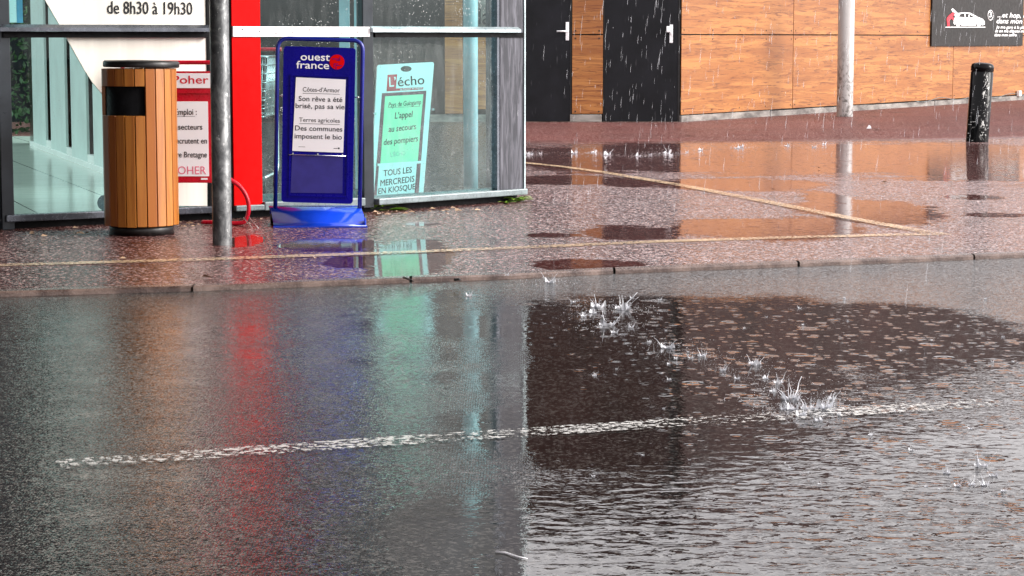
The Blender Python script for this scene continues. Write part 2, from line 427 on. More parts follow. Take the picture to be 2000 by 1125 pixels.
# ------------------------------------------------------------------ mesh helpers
class MB:
    def __init__(s, M4=None):
        s.bm = bmesh.new(); s.M = M4 or Matrix()
    def _tag(s, vs, M4):
        bmesh.ops.transform(s.bm, matrix=s.M @ (M4 or Matrix()), verts=vs)
    def box(s, x0, x1, y0, y1, z0, z1, M4=None, bev=0.0):
        r = bmesh.ops.create_cube(s.bm, size=1)
        vs = r['verts']
        bmesh.ops.transform(s.bm, matrix=Matrix.Translation(((x0 + x1) / 2, (y0 + y1) / 2, (z0 + z1) / 2)) @ Matrix.Diagonal((abs(x1 - x0), abs(y1 - y0), abs(z1 - z0), 1)), verts=vs)
        if bev:
            es = list({e for v in vs for e in v.link_edges})
            q = bmesh.ops.bevel(s.bm, geom=es, offset=bev, segments=2, affect='EDGES', profile=.6)
            vs = list({v for f in q['faces'] for v in f.verts} | {v for v in vs if v.is_valid})
        s._tag(vs, M4); return s
    def poly(s, pts, y0, y1, M4=None):
        """extrude an x,z outline between y0 and y1"""
        a = [s.bm.verts.new((p[0], y0, p[1])) for p in pts]; b = [s.bm.verts.new((p[0], y1, p[1])) for p in pts]
        n = len(pts)
        s.bm.faces.new(a); s.bm.faces.new(list(reversed(b)))
        for i in range(n): s.bm.faces.new((a[i], b[i], b[(i + 1) % n], a[(i + 1) % n]))
        s._tag(a + b, M4); return s
    def tube(s, pts, r, seg=12, M4=None, cap=True):
        pts = [Vector(p) for p in pts]; rs = r if isinstance(r, (list, tuple)) else [r] * len(pts)
        prev = None; allv = []
        nrm = None
        for i, p in enumerate(pts):
            d = (pts[min(i + 1, len(pts) - 1)] - pts[max(i - 1, 0)]).normalized()
            if nrm is None:
                nrm = d.orthogonal().normalized()
            nrm = (nrm - d * nrm.dot(d)).normalized()
            bn = d.cross(nrm)
            ring = [s.bm.verts.new(p + (nrm * math.cos(a) + bn * math.sin(a)) * rs[i]) for a in [2 * PI * k / seg for k in range(seg)]]
            if prev:
                for k in range(seg): s.bm.faces.new((prev[k], prev[(k + 1) % seg], ring[(k + 1) % seg], ring[k])).smooth = True
            elif cap: s.bm.faces.new(list(reversed(ring)))
            prev = ring; allv += ring
        if cap: s.bm.faces.new(prev)
        s._tag(allv, M4); return s
    def lathe(s, prof, seg=40, M4=None, wob=0.):
        rings_ = []; allv = []
        for (r, z) in prof:
            ring = [s.bm.verts.new((r * math.cos(2 * PI * k / seg), r * math.sin(2 * PI * k / seg), z + wob * math.sin(4 * PI * k / seg))) for k in range(seg)]
            if rings_:
                p = rings_[-1]
                for k in range(seg): s.bm.faces.new((p[k], p[(k + 1) % seg], ring[(k + 1) % seg], ring[k])).smooth = True
            rings_.append(ring); allv += ring
        if prof[0][0] > 1e-4: s.bm.faces.new(list(reversed(rings_[0])))
        if prof[-1][0] > 1e-4: s.bm.faces.new(rings_[-1])
        s._tag(allv, M4); return s
    def quad(s, a, b, c, d):
        f = s.bm.faces.new([s.bm.verts.new(p) for p in (a, b, c, d)]); s._tag(list(f.verts), None); return s
    def build_each(s, name, mat, parent=None):
        """every separate piece becomes an object of its own"""
        bmesh.ops.recalc_face_normals(s.bm, faces=s.bm.faces)
        left = set(s.bm.verts); out = []
        while left:
            st = [left.pop()]; isl = [st[0]]
            while st:
                v = st.pop()
                for e in v.link_edges:
                    o_ = e.other_vert(v)
                    if o_ in left: left.discard(o_); st.append(o_); isl.append(o_)
            idx = {v: i for i, v in enumerate(isl)}
            fs = {f for v in isl for f in v.link_faces}
            me = bpy.data.meshes.new(name)
            me.from_pydata([v.co[:] for v in isl], [], [[idx[v] for v in f.verts] for f in fs])
            me.materials.append(M[mat] if isinstance(mat, str) else mat)
            for f, p_ in zip(fs, me.polygons): p_.use_smooth = f.smooth
            out.append(link(name, me, parent))
        s.bm.free(); return out
    def build(s, name, mat, parent=None, loc=None, rot=None):
        me = bpy.data.meshes.new(name)
        bmesh.ops.recalc_face_normals(s.bm, faces=s.bm.faces)
        s.bm.to_mesh(me); s.bm.free()
        me.materials.append(M[mat] if isinstance(mat, str) else mat)
        return link(name, me, parent, loc, rot)
def link(name, me, parent=None, loc=None, rot=None):
    o = bpy.data.objects.new(name, me); COL.objects.link(o)
    if parent is not None: o.parent = parent
    if loc is not None: o.location = loc
    if rot is not None: o.rotation_euler = rot
    return o
def tag(o, label=None, cat=None, group=None, kind=None):
    if label: o['label'] = label
    if cat: o['category'] = cat
    if group: o['group'] = group
    if kind: o['kind'] = kind
    return o
def empty(name, M4, label, cat, group=None):
    o = bpy.data.objects.new(name, None); COL.objects.link(o)
    o.empty_display_size = .1
    o.matrix_world = M4 if isinstance(M4, Matrix) else Matrix.Translation(M4)
    return tag(o, label, cat, group)
def strap(pts, r):      # rounded-corner polyline
    out = []
    n = len(pts)
    for i, p in enumerate(pts):
        p = Vector(p)
        if i in (0, n - 1): out.append(p); continue
        a = Vector(pts[i - 1]) - p; b = Vector(pts[i + 1]) - p
        rr = min(r, a.length * .49, b.length * .49)
        p0 = p + a.normalized() * rr; p1 = p + b.normalized() * rr
        for k in range(7):
            t = k / 6
            out.append(p0 * (1 - t) ** 2 + p * 2 * t * (1 - t) + p1 * t * t)
    return out
def rrect(x0, x1, z0, z1, r, seg=6):
    pts = []
    for (cx, cz, a0) in ((x1 - r, z1 - r, 0), (x0 + r, z1 - r, 90), (x0 + r, z0 + r, 180), (x1 - r, z0 + r, 270)):
        for k in range(seg + 1):
            a = R(a0 + 90 * k / seg); pts.append((cx + r * math.cos(a), cz + r * math.sin(a)))
    return pts
def text_mesh(body, size, bold=0., shear=0., align='CENTER', sx=1., ext=.0006, spacing=1., line=1.):
    c = bpy.data.curves.new('lettering', 'FONT')
    c.body = body; c.size = size; c.align_x = align;  c.shear = shear; c.extrude = ext
    c.space_character = spacing; c.space_line = line
    c.resolution_u = 3
    o = bpy.data.objects.new('lettering', c); COL.objects.link(o)
    dg = bpy.context.evaluated_depsgraph_get()
    me = bpy.data.meshes.new_from_object(o.evaluated_get(dg))
    bpy.data.objects.remove(o); bpy.data.curves.remove(c)
    me.transform(Matrix.Diagonal((sx, 1, 1, 1)))
    if bold:            # heavier strokes: the outline doubled with small offsets
        bm = bmesh.new()
        for (dx, dy, dz) in ((0, 0, 0), (bold, 0, .0001), (bold * .5, bold * .6, .0002), (bold * .5, -bold * .6, .0003)):
            m2 = me.copy(); m2.transform(Matrix.Translation((dx, dy, dz))); bm.from_mesh(m2); bpy.data.meshes.remove(m2)
        bm.to_mesh(me); bm.free()
    return me
def text(body, size, mat, parent, x, y, z, width=None, name='lettering', **kw):
    """letters standing in the local X-Z plane, face towards -Y, baseline centre at x,z"""
    me = text_mesh(body, size, **kw)
    xs = [v.co.x for v in me.vertices]
    if width:
        k = width / (max(xs) - min(xs)); me.transform(Matrix.Diagonal((k, 1, 1, 1)))
        xs = [q * k for q in xs]
    if kw.get('align', 'CENTER') == 'CENTER':
        me.transform(Matrix.Translation((-(max(xs) + min(xs)) / 2, 0, 0)))
    me.transform(Matrix.Rotation(PI / 2, 4, 'X'))
    me.transform(Matrix.Translation((x, y, z)))
    me.materials.clear(); me.materials.append(M[mat])
    return link(name, me, parent)
def merge_meshes(name, objs, mat, parent):
    bm = bmesh.new()
    for o in objs:
        bm.from_mesh(o.data)
    me = bpy.data.meshes.new(name); bm.to_mesh(me); bm.free()
    me.materials.append(M[mat])
    for o in objs: bpy.data.objects.remove(o)
    return link(name, me, parent)

# ------------------------------------------------------------------ ground sheets
ROAD_Z = -0.022
kerb_px = [(0, 580), (375, 569), (700, 556), (1000, 545), (1200, 535), (1560, 521), (1900, 507), (2000, 503)]
kerb_pts = [G(x, y, ROAD_Z) for x, y in kerb_px]
def interp(pts, x):
    if x <= pts[0].x: a, b = pts[0], pts[3]
    elif x >= pts[-1].x: a, b = pts[-4], pts[-1]
    else:
        for a, b in zip(pts, pts[1:]):
            if a.x <= x <= b.x: break
    return a.y + (b.y - a.y) * (x - a.x) / (b.x - a.x)
KW = .09
def kerb_front(x): return interp(kerb_pts, x)

def blob(px, py, rx, ry, z=0., amp=1.0):
    c = G(px, py, z); k = math.hypot(c.x, c.y) / FPX
    dy = abs(G(px, py - ry, z).y - G(px, py + ry, z).y) / 2
    return (c.x, c.y, rx * c.y / FPX, dy, amp)
def field(bl, x, y, soft=False):
    s = 0.
    for (cx, cy, rx, ry, a) in bl:
        q = ((x - cx) / rx) ** 2 + ((y - cy) / ry) ** 2
        if soft:
            f = min(1., 1.3 * math.exp(-.85 * q)) * a
            s = max(s, f)
        elif q < 4:
            f = max(0., 1.25 - .75 * q) if a > 0 else max(0., 1.0 - .7 * q)
            f = min(1., f)
            s = max(s, f * a) if a > 0 else s + f * a
    return max(0., min(1., s))
def sm(a, b, x):
    t = max(0., min(1., (x - a) / (b - a))); return t * t * (3 - 2 * t)

def sheet(name, mat, xs, rows, fy, z, fields, kind_label=None):
    bm = bmesh.new()
    lay = {k: bm.verts.layers.float.new(k) for k in fields}
    grid = []
    for x in xs:
        colv = []
        for t in rows:
            y = fy(x, t)
            v = bm.verts.new((x, y, z))
            for k, f in fields.items(): v[lay[k]] = f(x, y)
            colv.append(v)
        grid.append(colv)
    for i in range(len(xs) - 1):
        for j in range(len(rows) - 1):
            bm.faces.new((grid[i][j], grid[i + 1][j], grid[i + 1][j + 1], grid[i][j + 1]))
    me = bpy.data.meshes.new(name); bm.to_mesh(me); bm.free(); me.materials.append(M[mat])
    return tag(link(name, me), kind='structure')
def lin(a, b, n): return [a + (b - a) * i / (n - 1) for i in range(n)]

# drip line of the canopy on the road
DR0, DR1 = G(1060, 535, ROAD_Z), G(1935, 945, ROAD_Z)
def drip_side(x, y):        # signed distance to the right of the canopy edge
    d = (DR1 - DR0); n = Vector((-d.y, d.x)).normalized()
    s = (Vector((x, y)) - Vector((DR0.x, DR0.y))).dot(n)
    return s
pave_wet = [blob(1520, 306, 600, 34), blob(1180, 312, 190, 25), blob(1900, 312, 360, 40), blob(1120, 352, 130, 10), blob(1230, 358, 70, 8),
            blob(1440, 360, 190, 13), blob(1700, 412, 150, 27), blob(1480, 446, 210, 24), blob(1240, 455, 110, 16), blob(1590, 440, 90, 20),
            blob(1140, 517, 120, 12), blob(1080, 460, 60, 5), blob(640, 478, 110, 14), blob(800, 505, 90, 40), blob(690, 512, 60, 14),
            blob(1900, 385, 60, 6), blob(1950, 420, 80, 5), blob(480, 470, 40, 14), 
            blob(1640, 398, 60, 30), blob(825, 437, 34, 3.5)]
def f_wet_p(x, y): return field(pave_wet, x, y)
def f_rain_p(x, y):
    return (.10 + .25 * sm(16, 20, y) * sm(0, .6, x) * (1 - sm(24.5, 26, y))) * sm(-.6, .3, x + (y - 12) * .04) + .02
def f_wave_p(x, y): return .012 + .02 * sm(0, 1, x)
def f_matte_p(x, y): return sm(22.9, 24.0, y + .35 * mnoise.noise(Vector((x * .8, y * .5, 0))) - max(0, x - 2.3) * .35)
def f_grit_p(x, y): return (.42 + .56 * sm(-.8, .5, x)) * (1 - .8 * f_matte_p(x, y))
xs = lin(-9, -4, 14)[:-1] + lin(-4, 5.5, 230) + lin(5.5, 16, 60)[1:]
rows = [((i / 299) ** 1.6) for i in range(300)]
sheet('pavement', 'pave', xs, rows, lambda x, t: kerb_front(x) + KW + t * (46 - kerb_front(x) - KW), 0.0,
      {'wet': f_wet_p, 'rain': f_rain_p, 'wave': f_wave_p, 'grit': f_grit_p, 'matte': f_matte_p})
road_wet = [blob(1350, 650, 620, 85, ROAD_Z, .95), blob(1750, 670, 600, 80, ROAD_Z, .9), blob(1350, 800, 560, 200, ROAD_Z, .98), blob(1700, 900, 800, 260, ROAD_Z),
            blob(1500, 1050, 900, 220, ROAD_Z), blob(850, 640, 190, 120, ROAD_Z, .72), blob(850, 900, 300, 400, ROAD_Z, .56)]
def f_wet_r(x, y): return max(.50 - .25 * sm(8.4, 9.8, y + .8 * mnoise.noise(Vector((x * .9, y * .5, 3)))), field(road_wet, x + .25 * mnoise.noise(Vector((x * 2, y * 1.2, 5))), y + .9 * mnoise.noise(Vector((x * 1.1, y * .7, 9))) , True))
def f_rain_r(x, y):
    s = drip_side(x, y)
    base = .03 + .38 * sm(-.75, .1, s) * (1 - .3 * sm(7, 10, y))
    line = .75 * math.exp(-((s + .02) / .14) ** 2) * (1 - sm(9.6, 10.2, y))
    return base + line
def f_wave_r(x, y):
    s = drip_side(x, y)
    return .02 + .03 * sm(-.9, -.2, s) + .46 * sm(6.1, 4.7, y) * sm(-1.5, -.2, s) + .05 * sm(-.9, .3, s) * sm(8, 6, y)
def f_grit_r(x, y): return .42 + .56 * sm(8.0, 10, y) * sm(-.8, 1.2, x)
xs = lin(-9, -3, 14)[:-1] + lin(-3, 3.4, 190) + lin(3.4, 14, 30)[1:]
rows = lin(0, .30, 6)[:-1] + lin(.30, 1, 190)
Y0 = -14.
sheet('road', 'road', xs, rows, lambda x, t: Y0 + (kerb_front(x) - Y0) * (.62 * (t / .30) if t < .30 else .62 + .38 * (t - .3) / .7), ROAD_Z,
      {'wet': f_wet_r, 'rain': f_rain_r, 'wave': f_wave_r, 'grit': f_grit_r})
b = MB(); b.quad((-400, -400, -.05), (400, -400, -.05), (400, 400, -.05), (-400, 400, -.05))
tag(b.build('ground', plain('distant_ground', (.05, .048, .045), .5, 0, .2, .3)), kind='structure')
# kerb stones
b = MB()
X = -8.6
joints = [G(375, 569, ROAD_Z).x, G(1200, 535, ROAD_Z).x, G(1560, 521, ROAD_Z).x, G(1903, 507, ROAD_Z).x]
cuts = [joints[0] - 1.0 * k for k in range(7, 0, -1)] + [joints[0]] + [joints[0] + (joints[1] - joints[0]) / 2] + joints[1:] + [joints[3] + .93 * k for k in range(1, 11)]
rnd = random.Random(3)
for a, c in zip(cuts, cuts[1:]):
    dz = rnd.uniform(-.002, .003); dy = rnd.uniform(-.004, .004)
    n = 4
    for k in range(n):
        xa = a + .006 + (c - a - .012) * k / n; xb = a + .006 + (c - a - .012) * (k + 1) / n
        ya, yb = kerb_front(xa) + dy, kerb_front(xb) + dy
        zt = .001 + dz * .5
        P = [(xa, ya, -.04), (xb, yb, -.04), (xb, yb, zt - .008), (xa, ya, zt - .008), (xa, ya + .012, zt), (xb, yb + .012, zt), (xb, yb + KW, zt), (xa, ya + KW, zt)]
        v = [b.bm.verts.new(p) for p in P]
        for f in ((0, 1, 2, 3), (3, 2, 5, 4), (4, 5, 6, 7)): b.bm.faces.new([v[i] for i in f])
        if k == 0: b.bm.faces.new([b.bm.verts.new(p) for p in ((xa, ya, -.04), (xa, ya, zt - .008), (xa, ya + .012, zt), (xa, ya + KW, zt), (xa, ya + KW, -.04))])
        if k == n - 1: b.bm.faces.new([b.bm.verts.new(p) for p in ((xb, yb, -.04), (xb, yb, zt - .008), (xb, yb + .012, zt), (xb, yb + KW, zt), (xb, yb + KW, -.04))])
tag(b.build('kerb', 'kerb'), kind='structure')
# painted lines
def line_strip(name, mat, pts, wd, z, n=60):
    b = MB()
    P = []
    for i, (p, q) in enumerate(zip(pts, pts[1:])):
        m = max(2, int((q - p).length / .08))
        for k in range(m): P.append(p.lerp(q, k / m))
    P.append(pts[-1])
    L = []; Rr = []
    for i, p in enumerate(P):
        d = (P[min(i + 3, len(P) - 1)] - P[max(i - 3, 0)]); nrm = Vector((-d.y, d.x, 0)).normalized()
        w_ = wd * (.5 + .04 * mnoise.noise(p * 3.))
        L.append(b.bm.verts.new((p.x + nrm.x * w_, p.y + nrm.y * w_, z))); Rr.append(b.bm.verts.new((p.x - nrm.x * w_, p.y - nrm.y * w_, z)))
    for i in range(len(P) - 1): b.bm.faces.new((Rr[i], Rr[i + 1], L[i + 1], L[i]))
    return tag(b.build(name, mat), kind='structure')
YL = [G(-500, 533), G(0, 519), G(350, 509), G(700, 497), G(1000, 485), G(1300, 472), G(1560, 464), G(1850, 457)]
line_strip('yellow_line', 'line_yellow', YL, .125, .004)
YL2 = [G(1000, 316.5), G(1022, 319), G(1100, 327), G(1180, 338), G(1340, 365), G(1500, 396), G(1660, 428), G(1820, 457)]
line_strip('yellow_line', 'line_yellow', YL2, .105, .008)
WL = [G(112, 910, ROAD_Z), G(400, 889, ROAD_Z), G(700, 868, ROAD_Z), G(1000, 848, ROAD_Z), G(1400, 822, ROAD_Z), G(1950, 787, ROAD_Z)]
line_strip('white_line', 'line_white', WL, .135, ROAD_Z + .004)

M['line_fresh'] = mat_line('fresher_white_line', (.7, .69, .66), .49, .55, None)
line_strip('white_line', 'line_fresh', [G(112, 910, ROAD_Z), G(185, 905, ROAD_Z), G(260, 900, ROAD_Z)], .11, ROAD_Z + .007)
# ------------------------------------------------------------------ kiosk
ZB = .04
pa, pb, pc = G(7, 435, ZB), G(725, 402, ZB), G(1019, 381, ZB)
FA = Plane(pa, pb); FB = Plane(pb, pc)
kiosk = empty('glass_kiosk', Matrix.Translation((pb.x, pb.y, 0)), 'glazed kiosk with grey frames, a red panel and white opening hours board', 'kiosk')
KM = Matrix.Translation((-pb.x, -pb.y, 0))
def K(F): return MB(KM @ F.M)
TOP = 3.0
ua0, ua1 = FA.U(-900), FA.U(725)
def zA(px, py): return FA.Z(px, py)
u = FA.U
# left corner frame, mullions
x = K(FA); x.box(u(-4), u(20), -.06, .03, .0, TOP, bev=.004); x.build('frame_post', 'frame', kiosk)
x = K(FA); x.box(u(404.5), u(452), -.07, .012, .03, TOP, bev=.004); x.build('mullion', 'black', kiosk)
x = K(FA); x.box(u(706), u(727), -.06, .02, .03, TOP, bev=.004)
x.box(u(707), u(711), .02, .026, .05, TOP); x.build('mullion', 'frame', kiosk)
# left part beyond the frame edge (out of the photograph)
x = K(FA); x.box(u(-900), u(-4), -.02, .0, .06, TOP); x.build('side_panel', 'frame', kiosk)
# ledges
zt0, zt1 = zA(200, 48.5), zA(200, 61.5)
x = K(FA); x.poly([(.13, zt1), (.13, zt1 + .022), (.10, zt0), (-.03, zt0), (-.03, zt1)], u(-2), u(411)) if False else None
def ledge(F, u0, u1, z0, z1, dep, mat, name='ledge'):
    b = K(F)
    prof = [(0., z0), (dep, z0), (dep, z0 + (z1 - z0) * .55), (dep - .03, z1), (0., z1)]
    a = [b.bm.verts.new((u0, p[0], p[1])) for p in prof]; c = [b.bm.verts.new((u1, p[0], p[1])) for p in prof]
    b.bm.faces.new(a); b.bm.faces.new(list(reversed(c)))
    for i in range(5): b.bm.faces.new((a[i], c[i], c[(i + 1) % 5], a[(i + 1) % 5]))
    b._tag(a + c, None)
    return b.build(name, mat, kiosk)
def adj(F, px, py, off): return F.Z(px, py, off)
ledge(FA, FA.U(0, 55, .1), FA.U(412, 55, .1), adj(FA, 200, 61.5, .1), adj(FA, 200, 48, .1), .10, 'ledge')
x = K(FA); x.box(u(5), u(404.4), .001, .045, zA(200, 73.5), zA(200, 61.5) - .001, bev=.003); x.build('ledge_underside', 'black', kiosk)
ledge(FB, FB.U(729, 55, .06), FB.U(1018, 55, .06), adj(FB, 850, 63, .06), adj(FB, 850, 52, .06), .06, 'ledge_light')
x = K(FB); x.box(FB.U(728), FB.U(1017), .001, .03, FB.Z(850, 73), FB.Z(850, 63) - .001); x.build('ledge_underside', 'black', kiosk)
# white strip with screws
zs0, zs1 = zA(580, 71.8), zA(580, 52)
x = K(FA); x.box(u(452.5), u(719), .022, .034, zs0, zs1, bev=.003); x.box(u(452.5), u(719), .034, .038, zs1 - .012, zs1 - .004); tr = x.build('trim_strip', 'white_trim', kiosk)
x = K(FA)
for (sx, sy) in ((473.5, 58), (507, 62), (539, 66), (571, 62.5), (604, 58.5), (635, 62.5), (667.5, 66), (698, 62.5)):
    uu, zz = FA.uz(sx, sy, .034); x.box(uu - .005, uu + .005, .0342, .037, zz - .0025, zz + .0025)
x.build('screw', 'black', tr)
# red panel
x = K(FA); x.box(u(452.3), u(508), .0, .02, zA(480, 401), zs0 - .002, bev=.002); x.box(u(452.3), u(508), .0, .02, zs1 + .002, 2.2, bev=.002); x.build_each('red_panel', 'red', kiosk)
x = K(FA); x.box(u(452.3), u(508), .0, .018, 2.21, TOP); x.build_each('unseen_upper_panel', 'frame', kiosk)
# sills
def sill(F, a, c, pyt, pyb, pm, mat='sill', dep=.05):
    b = K(F); b.box(a, c, -.02, dep, F.Z(pm, pyb, dep), F.Z(pm, pyt, dep), bev=.006); return b.build('sill', mat, kiosk)
sill(FA, u(2), u(412), 412.5, 426, 200, 'ledge')
sill(FA, u(452.3), u(508), 401, 412, 480, 'sill')
sill(FA, u(508.5), u(705.5), 375+16, 407, 610, 'sill')
sill(FB, FB.U(727.5), FB.U(1019), 379.5, 391.5, 870, 'sill', .06)
# inner lower frames seen through the glass
x = K(FA); x.box(u(509), u(705), -.06, -.02, zA(610, 390), zA(610, 376)); x.build('inner_rail', 'sill', kiosk)
x = K(FB); x.box(FB.U(728), FB.U(971), -.06, -.03, FB.Z(850, 386), FB.Z(850, 375.5)); x.build('inner_rail', 'sill', kiosk)
# dark plinth below
x = K(FA); x.box(u(8), u(724), -.12, -.03, -.03, .055); x.box(u(-900), u(8), -.1, -.03, -.03, .055)
x.M = KM @ FB.M; x.box(0.0, FB.U(1016), -.12, -.03, -.03, .055); x.build_each('plinth', 'black', kiosk)
# corner post right
x = K(FB); x.box(FB.U(973), FB.U(1018), -.12, .02, FB.Z(990, 378), TOP, bev=.004); x.build('corner_post', 'zinc', kiosk)
x = K(FB); x.box(FB.U(1018) + .0005, FB.U(1018) + .012, -.02, .03, .05, TOP); x.build('edge_trim', 'ledge_light', kiosk)
x = K(FB); x.box(FB.U(968), FB.U(972.5), -.05, .015, .06, TOP); x.build('window_frame', 'ledge', kiosk)
# window panes
def pane(F, u0, u1, z0, z1, mat, v=-.012, n='window_pane'):
    b = K(F); b.quad((u0, v, z0), (u1, v, z0), (u1, v, z1), (u0, v, z1)); return b.build(n, mat, kiosk)
pane(FA, u(20), u(404.5), .07, 1.14, 'glass'); pane(FA, u(20), u(404.5), 1.14, TOP, 'glass')
pane(FA, u(508), u(706), .07, 1.14, 'glass_wet'); pane(FA, u(508), u(706), 1.14, TOP, 'glass_wet')
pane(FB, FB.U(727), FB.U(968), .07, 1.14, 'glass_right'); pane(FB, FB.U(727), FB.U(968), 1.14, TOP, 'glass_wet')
# top beam
x = K(FA); x.box(u(-900), u(727), -.1, .03, TOP, TOP + .18); x.M = KM @ FB.M; x.box(0.02, FB.U(1020), -.1, .03, TOP, TOP + .179); x.build_each('top_beam', 'frame', kiosk)
# side glass going back from the right corner, roof glass
pr_ = FB.M @ Vector((FB.U(1016), -.1, 0)); bk = Vector((-.10, 17.0, 0))
FS = Plane(pr_, bk); L = (bk - pr_).length
x = MB(KM @ FS.M); x.box(L - .08, L, -.05, .03, 0, TOP); x.box(0.02, L - .08, -.03, .03, .0, .07); x.build_each('side_frame', 'frame', kiosk)
# interior: tiled floor, fins, dark wall, cream board
fl_dir = (G(201, 386) - G(23, 316)).normalized()
ang = math.atan2(fl_dir.y, fl_dir.x)
FM = Matrix.Translation(G(201, 386)) @ Matrix.Rotation(ang, 4, 'Z')
# floor strip: x' along the joints, y' across
fl = MB()
P = [FA.M @ Vector((u(5), -.06, 0)), FA.M @ Vector((u(460), -.06, 0)), G(460, 300), G(230, 260), G(60, 268), G(-60, 268)]
f = fl.bm.faces.new([fl.bm.verts.new((p.x, p.y, .012)) for p in P])
MI = (Matrix.Rotation(-(ang - PI / 2), 4, 'Z') @ Matrix.Translation(-G(201, 386)))
bmesh.ops.transform(fl.bm, matrix=MI, verts=fl.bm.verts)
fo = fl.build('tiled_floor', 'tile', kiosk)
fo.matrix_parent_inverse = Matrix(); fo.matrix_basis = KM @ MI.inverted()
P0, P1 = G(66, 289, .0), G(205, 343, .0)
FF = Plane(P0, P1)
x = K(FF); ul = (P1 - P0).length
x.box(-.35, ul + 2.2, -.30, 0, .0, .055, bev=.004); x.build('fin_plinth', 'interior_white', kiosk)
def fin(px0, px1):
    b = K(FF); a, c = FF.U(px0, 290), FF.U(px1, 290)
    b.box(a, c, -.035, -.01, .055, TOP, bev=.003); b.build('fin', 'mint', kiosk)
    b = K(FF); b.box(c + .002, c + (c - a) * .40, -.06, -.012, .056, .12, bev=.004); b.build('fin_foot', 'interior_white', kiosk)
for q in ((64, 88), (98, 127), (138, 167.5), (180.5, 214), (228, 262)): fin(*q)
x = K(FF); x.box(FF.U(48, 290), ul + 1.8, -.085, -.062, 0, TOP); x.build('dark_backing', 'dark_glass', kiosk)
x = K(FF); x.box(FF.U(64) - .09 * 3, FF.U(64, 290) - .012, -.06, -.04, .05, TOP); x.build('dark_column', 'dark_glass', kiosk)
bl_off = .004
def bz(px, py): return FA.uz(px, py, bl_off)
pts = [bz(88 - 120, -200), bz(88, 0), bz(115, 46), bz(136, 85), bz(166, 138), bz(180, 160), bz(201, 185), bz(232, 236), bz(300, 300), bz(300, 402), bz(405, 402), bz(405, -200)]
x = K(FA); x.poly([(p[0], p[1]) for p in pts], bl_off - .012, bl_off); x.build('cream_board', 'board', kiosk)
uu, zz = FA.uz(293, 27.5, .001)
hours = text('de 8h30 à 19h30', .105, 'text', kiosk, 0, 0, 0, width=FA.U(376, 20) - FA.U(210, 20), name='opening_hours', bold=.001)
def onF(o, F, uu, v, zz, rot=0., yaw=0.):      # local x right, face towards the street
    MM = KM @ F.M @ Matrix.Translation((uu, v, zz)) @ Matrix.Rotation(rot, 4, 'Y')
    fl_ = Matrix(((1, 0, 0, 0), (0, -1, 0, 0), (0, 0, 1, 0), (0, 0, 0, 1)))
    o.matrix_basis = MM @ fl_ if False else MM @ Matrix(((1, 0, 0, 0), (0, 1, 0, 0), (0, 0, 1, 0), (0, 0, 0, 1)))
    for v_ in o.data.vertices: v_.co.y = -v_.co.y
    o.data.flip_normals()
onF(hours, FA, uu, .008, zz, R(.4))
x = K(FA); q0 = FA.uz(19, 44, -.03); q1 = FA.uz(38, -30, -.03); x.box(q0[0], q1[0], -.034, -.03, q0[1], q1[1]); nb = x.build('notice', 'paper', kiosk)
x = K(FA); q0 = FA.uz(33, 44.5, -.03); q1 = FA.uz(43, -30, -.03); x.box(q0[0], q1[0], -.0292, -.0285, q0[1], q1[1]); x.build('notice_edge', plain('pale_blue_print', (.12, .3, .5), .5), nb)
# round sticker low on the glass
x = K(FA); uu, zz = FA.uz(205, 396, -.03)
x.M = KM @ FA.M @ Matrix.Translation((uu, -.03, zz)) @ Matrix.Rotation(PI / 2, 4, 'X'); x.lathe([(.0465, 0), (.0465, .006)], 28); x.build('door_disc', 'ledge', kiosk)
# post inside behind the right pane and posts behind the middle pane
cp = AT(919.5, 300, 15.75)
x = MB(KM); x.tube([(cp.x, cp.y, 0), (cp.x, cp.y, TOP)], .052, 28); x.build('inner_column', 'column', kiosk)
cp = AT(675, 300, 16.1)
x = MB(KM); x.box(cp.x - .036, cp.x + .036, cp.y - .04, cp.y + .04, 0, TOP); x.box(cp.x + .07, cp.x + .12, cp.y, cp.y + .05, 0, TOP); x.build_each('inner_post', 'column', kiosk)

x = K(FA); x.box(u(20), u(404.4), .006, .02, 1.78, TOP); x.box(u(508), u(706), -.008, .004, 1.9, TOP); x.build_each('unseen_upper_panel', 'frame', kiosk); x = K(FB); x.box(FB.U(727.5), FB.U(967.5), -.008, .004, 2.0, TOP); x.build_each('unseen_upper_panel', 'frame', kiosk)  # opaque panels added out of view to darken the kiosk's reflection in the road
x = MB(KM); x.box(-4.6, -4.5, 3.0, 11.9, 0, 3.2); x.build_each('unseen_shade_wall', 'canopy', kiosk)  # unseen wall added to shade the bin and road from the left
# grey ground sheet behind the glass
b = MB(); b.bm.faces.new([b.bm.verts.new(p_) for p_ in ((-2.2, 14.3, .006), (-.95, 14.2, .006), (.0, 15.2, .006), (-.02, 28.9, .006), (-4.5, 28.9, .006), (-2.6, 19, .006))])
tag(b.build('grey_ground', plain('grey_ground_sheet', (.03, .034, .035), .28, 0, .3, 4, .6, 60)), kind='structure')

# ------------------------------------------------------------------ canopy over the pavement and the road edge
e0 = Vector((DR0.x, DR0.y)); e1 = Vector((DR1.x, DR1.y)); ed = (e1 - e0)
def exy(y): return e0.x + ed.x * (y - e0.y) / ed.y
x = MB()
pl = [(exy(1.0), 1.0), (exy(13.5), 13.5), (-.6, 14.2), (-3.2, 12.3), (-11, 8.5), (-11, 1.0)]
a = [x.bm.verts.new((p[0], p[1], 3.25)) for p in pl]; c = [x.bm.verts.new((p[0], p[1], 3.45)) for p in pl]
x.bm.faces.new(a); x.bm.faces.new(list(reversed(c)))
for i in range(len(pl)): x.bm.faces.new((a[i], c[i], c[(i + 1) % len(pl)], a[(i + 1) % len(pl)]))
can = x.build('canopy', 'canopy')
tag(can, 'flat dark canopy roof above the kiosk front, dripping at its edge', 'canopy')

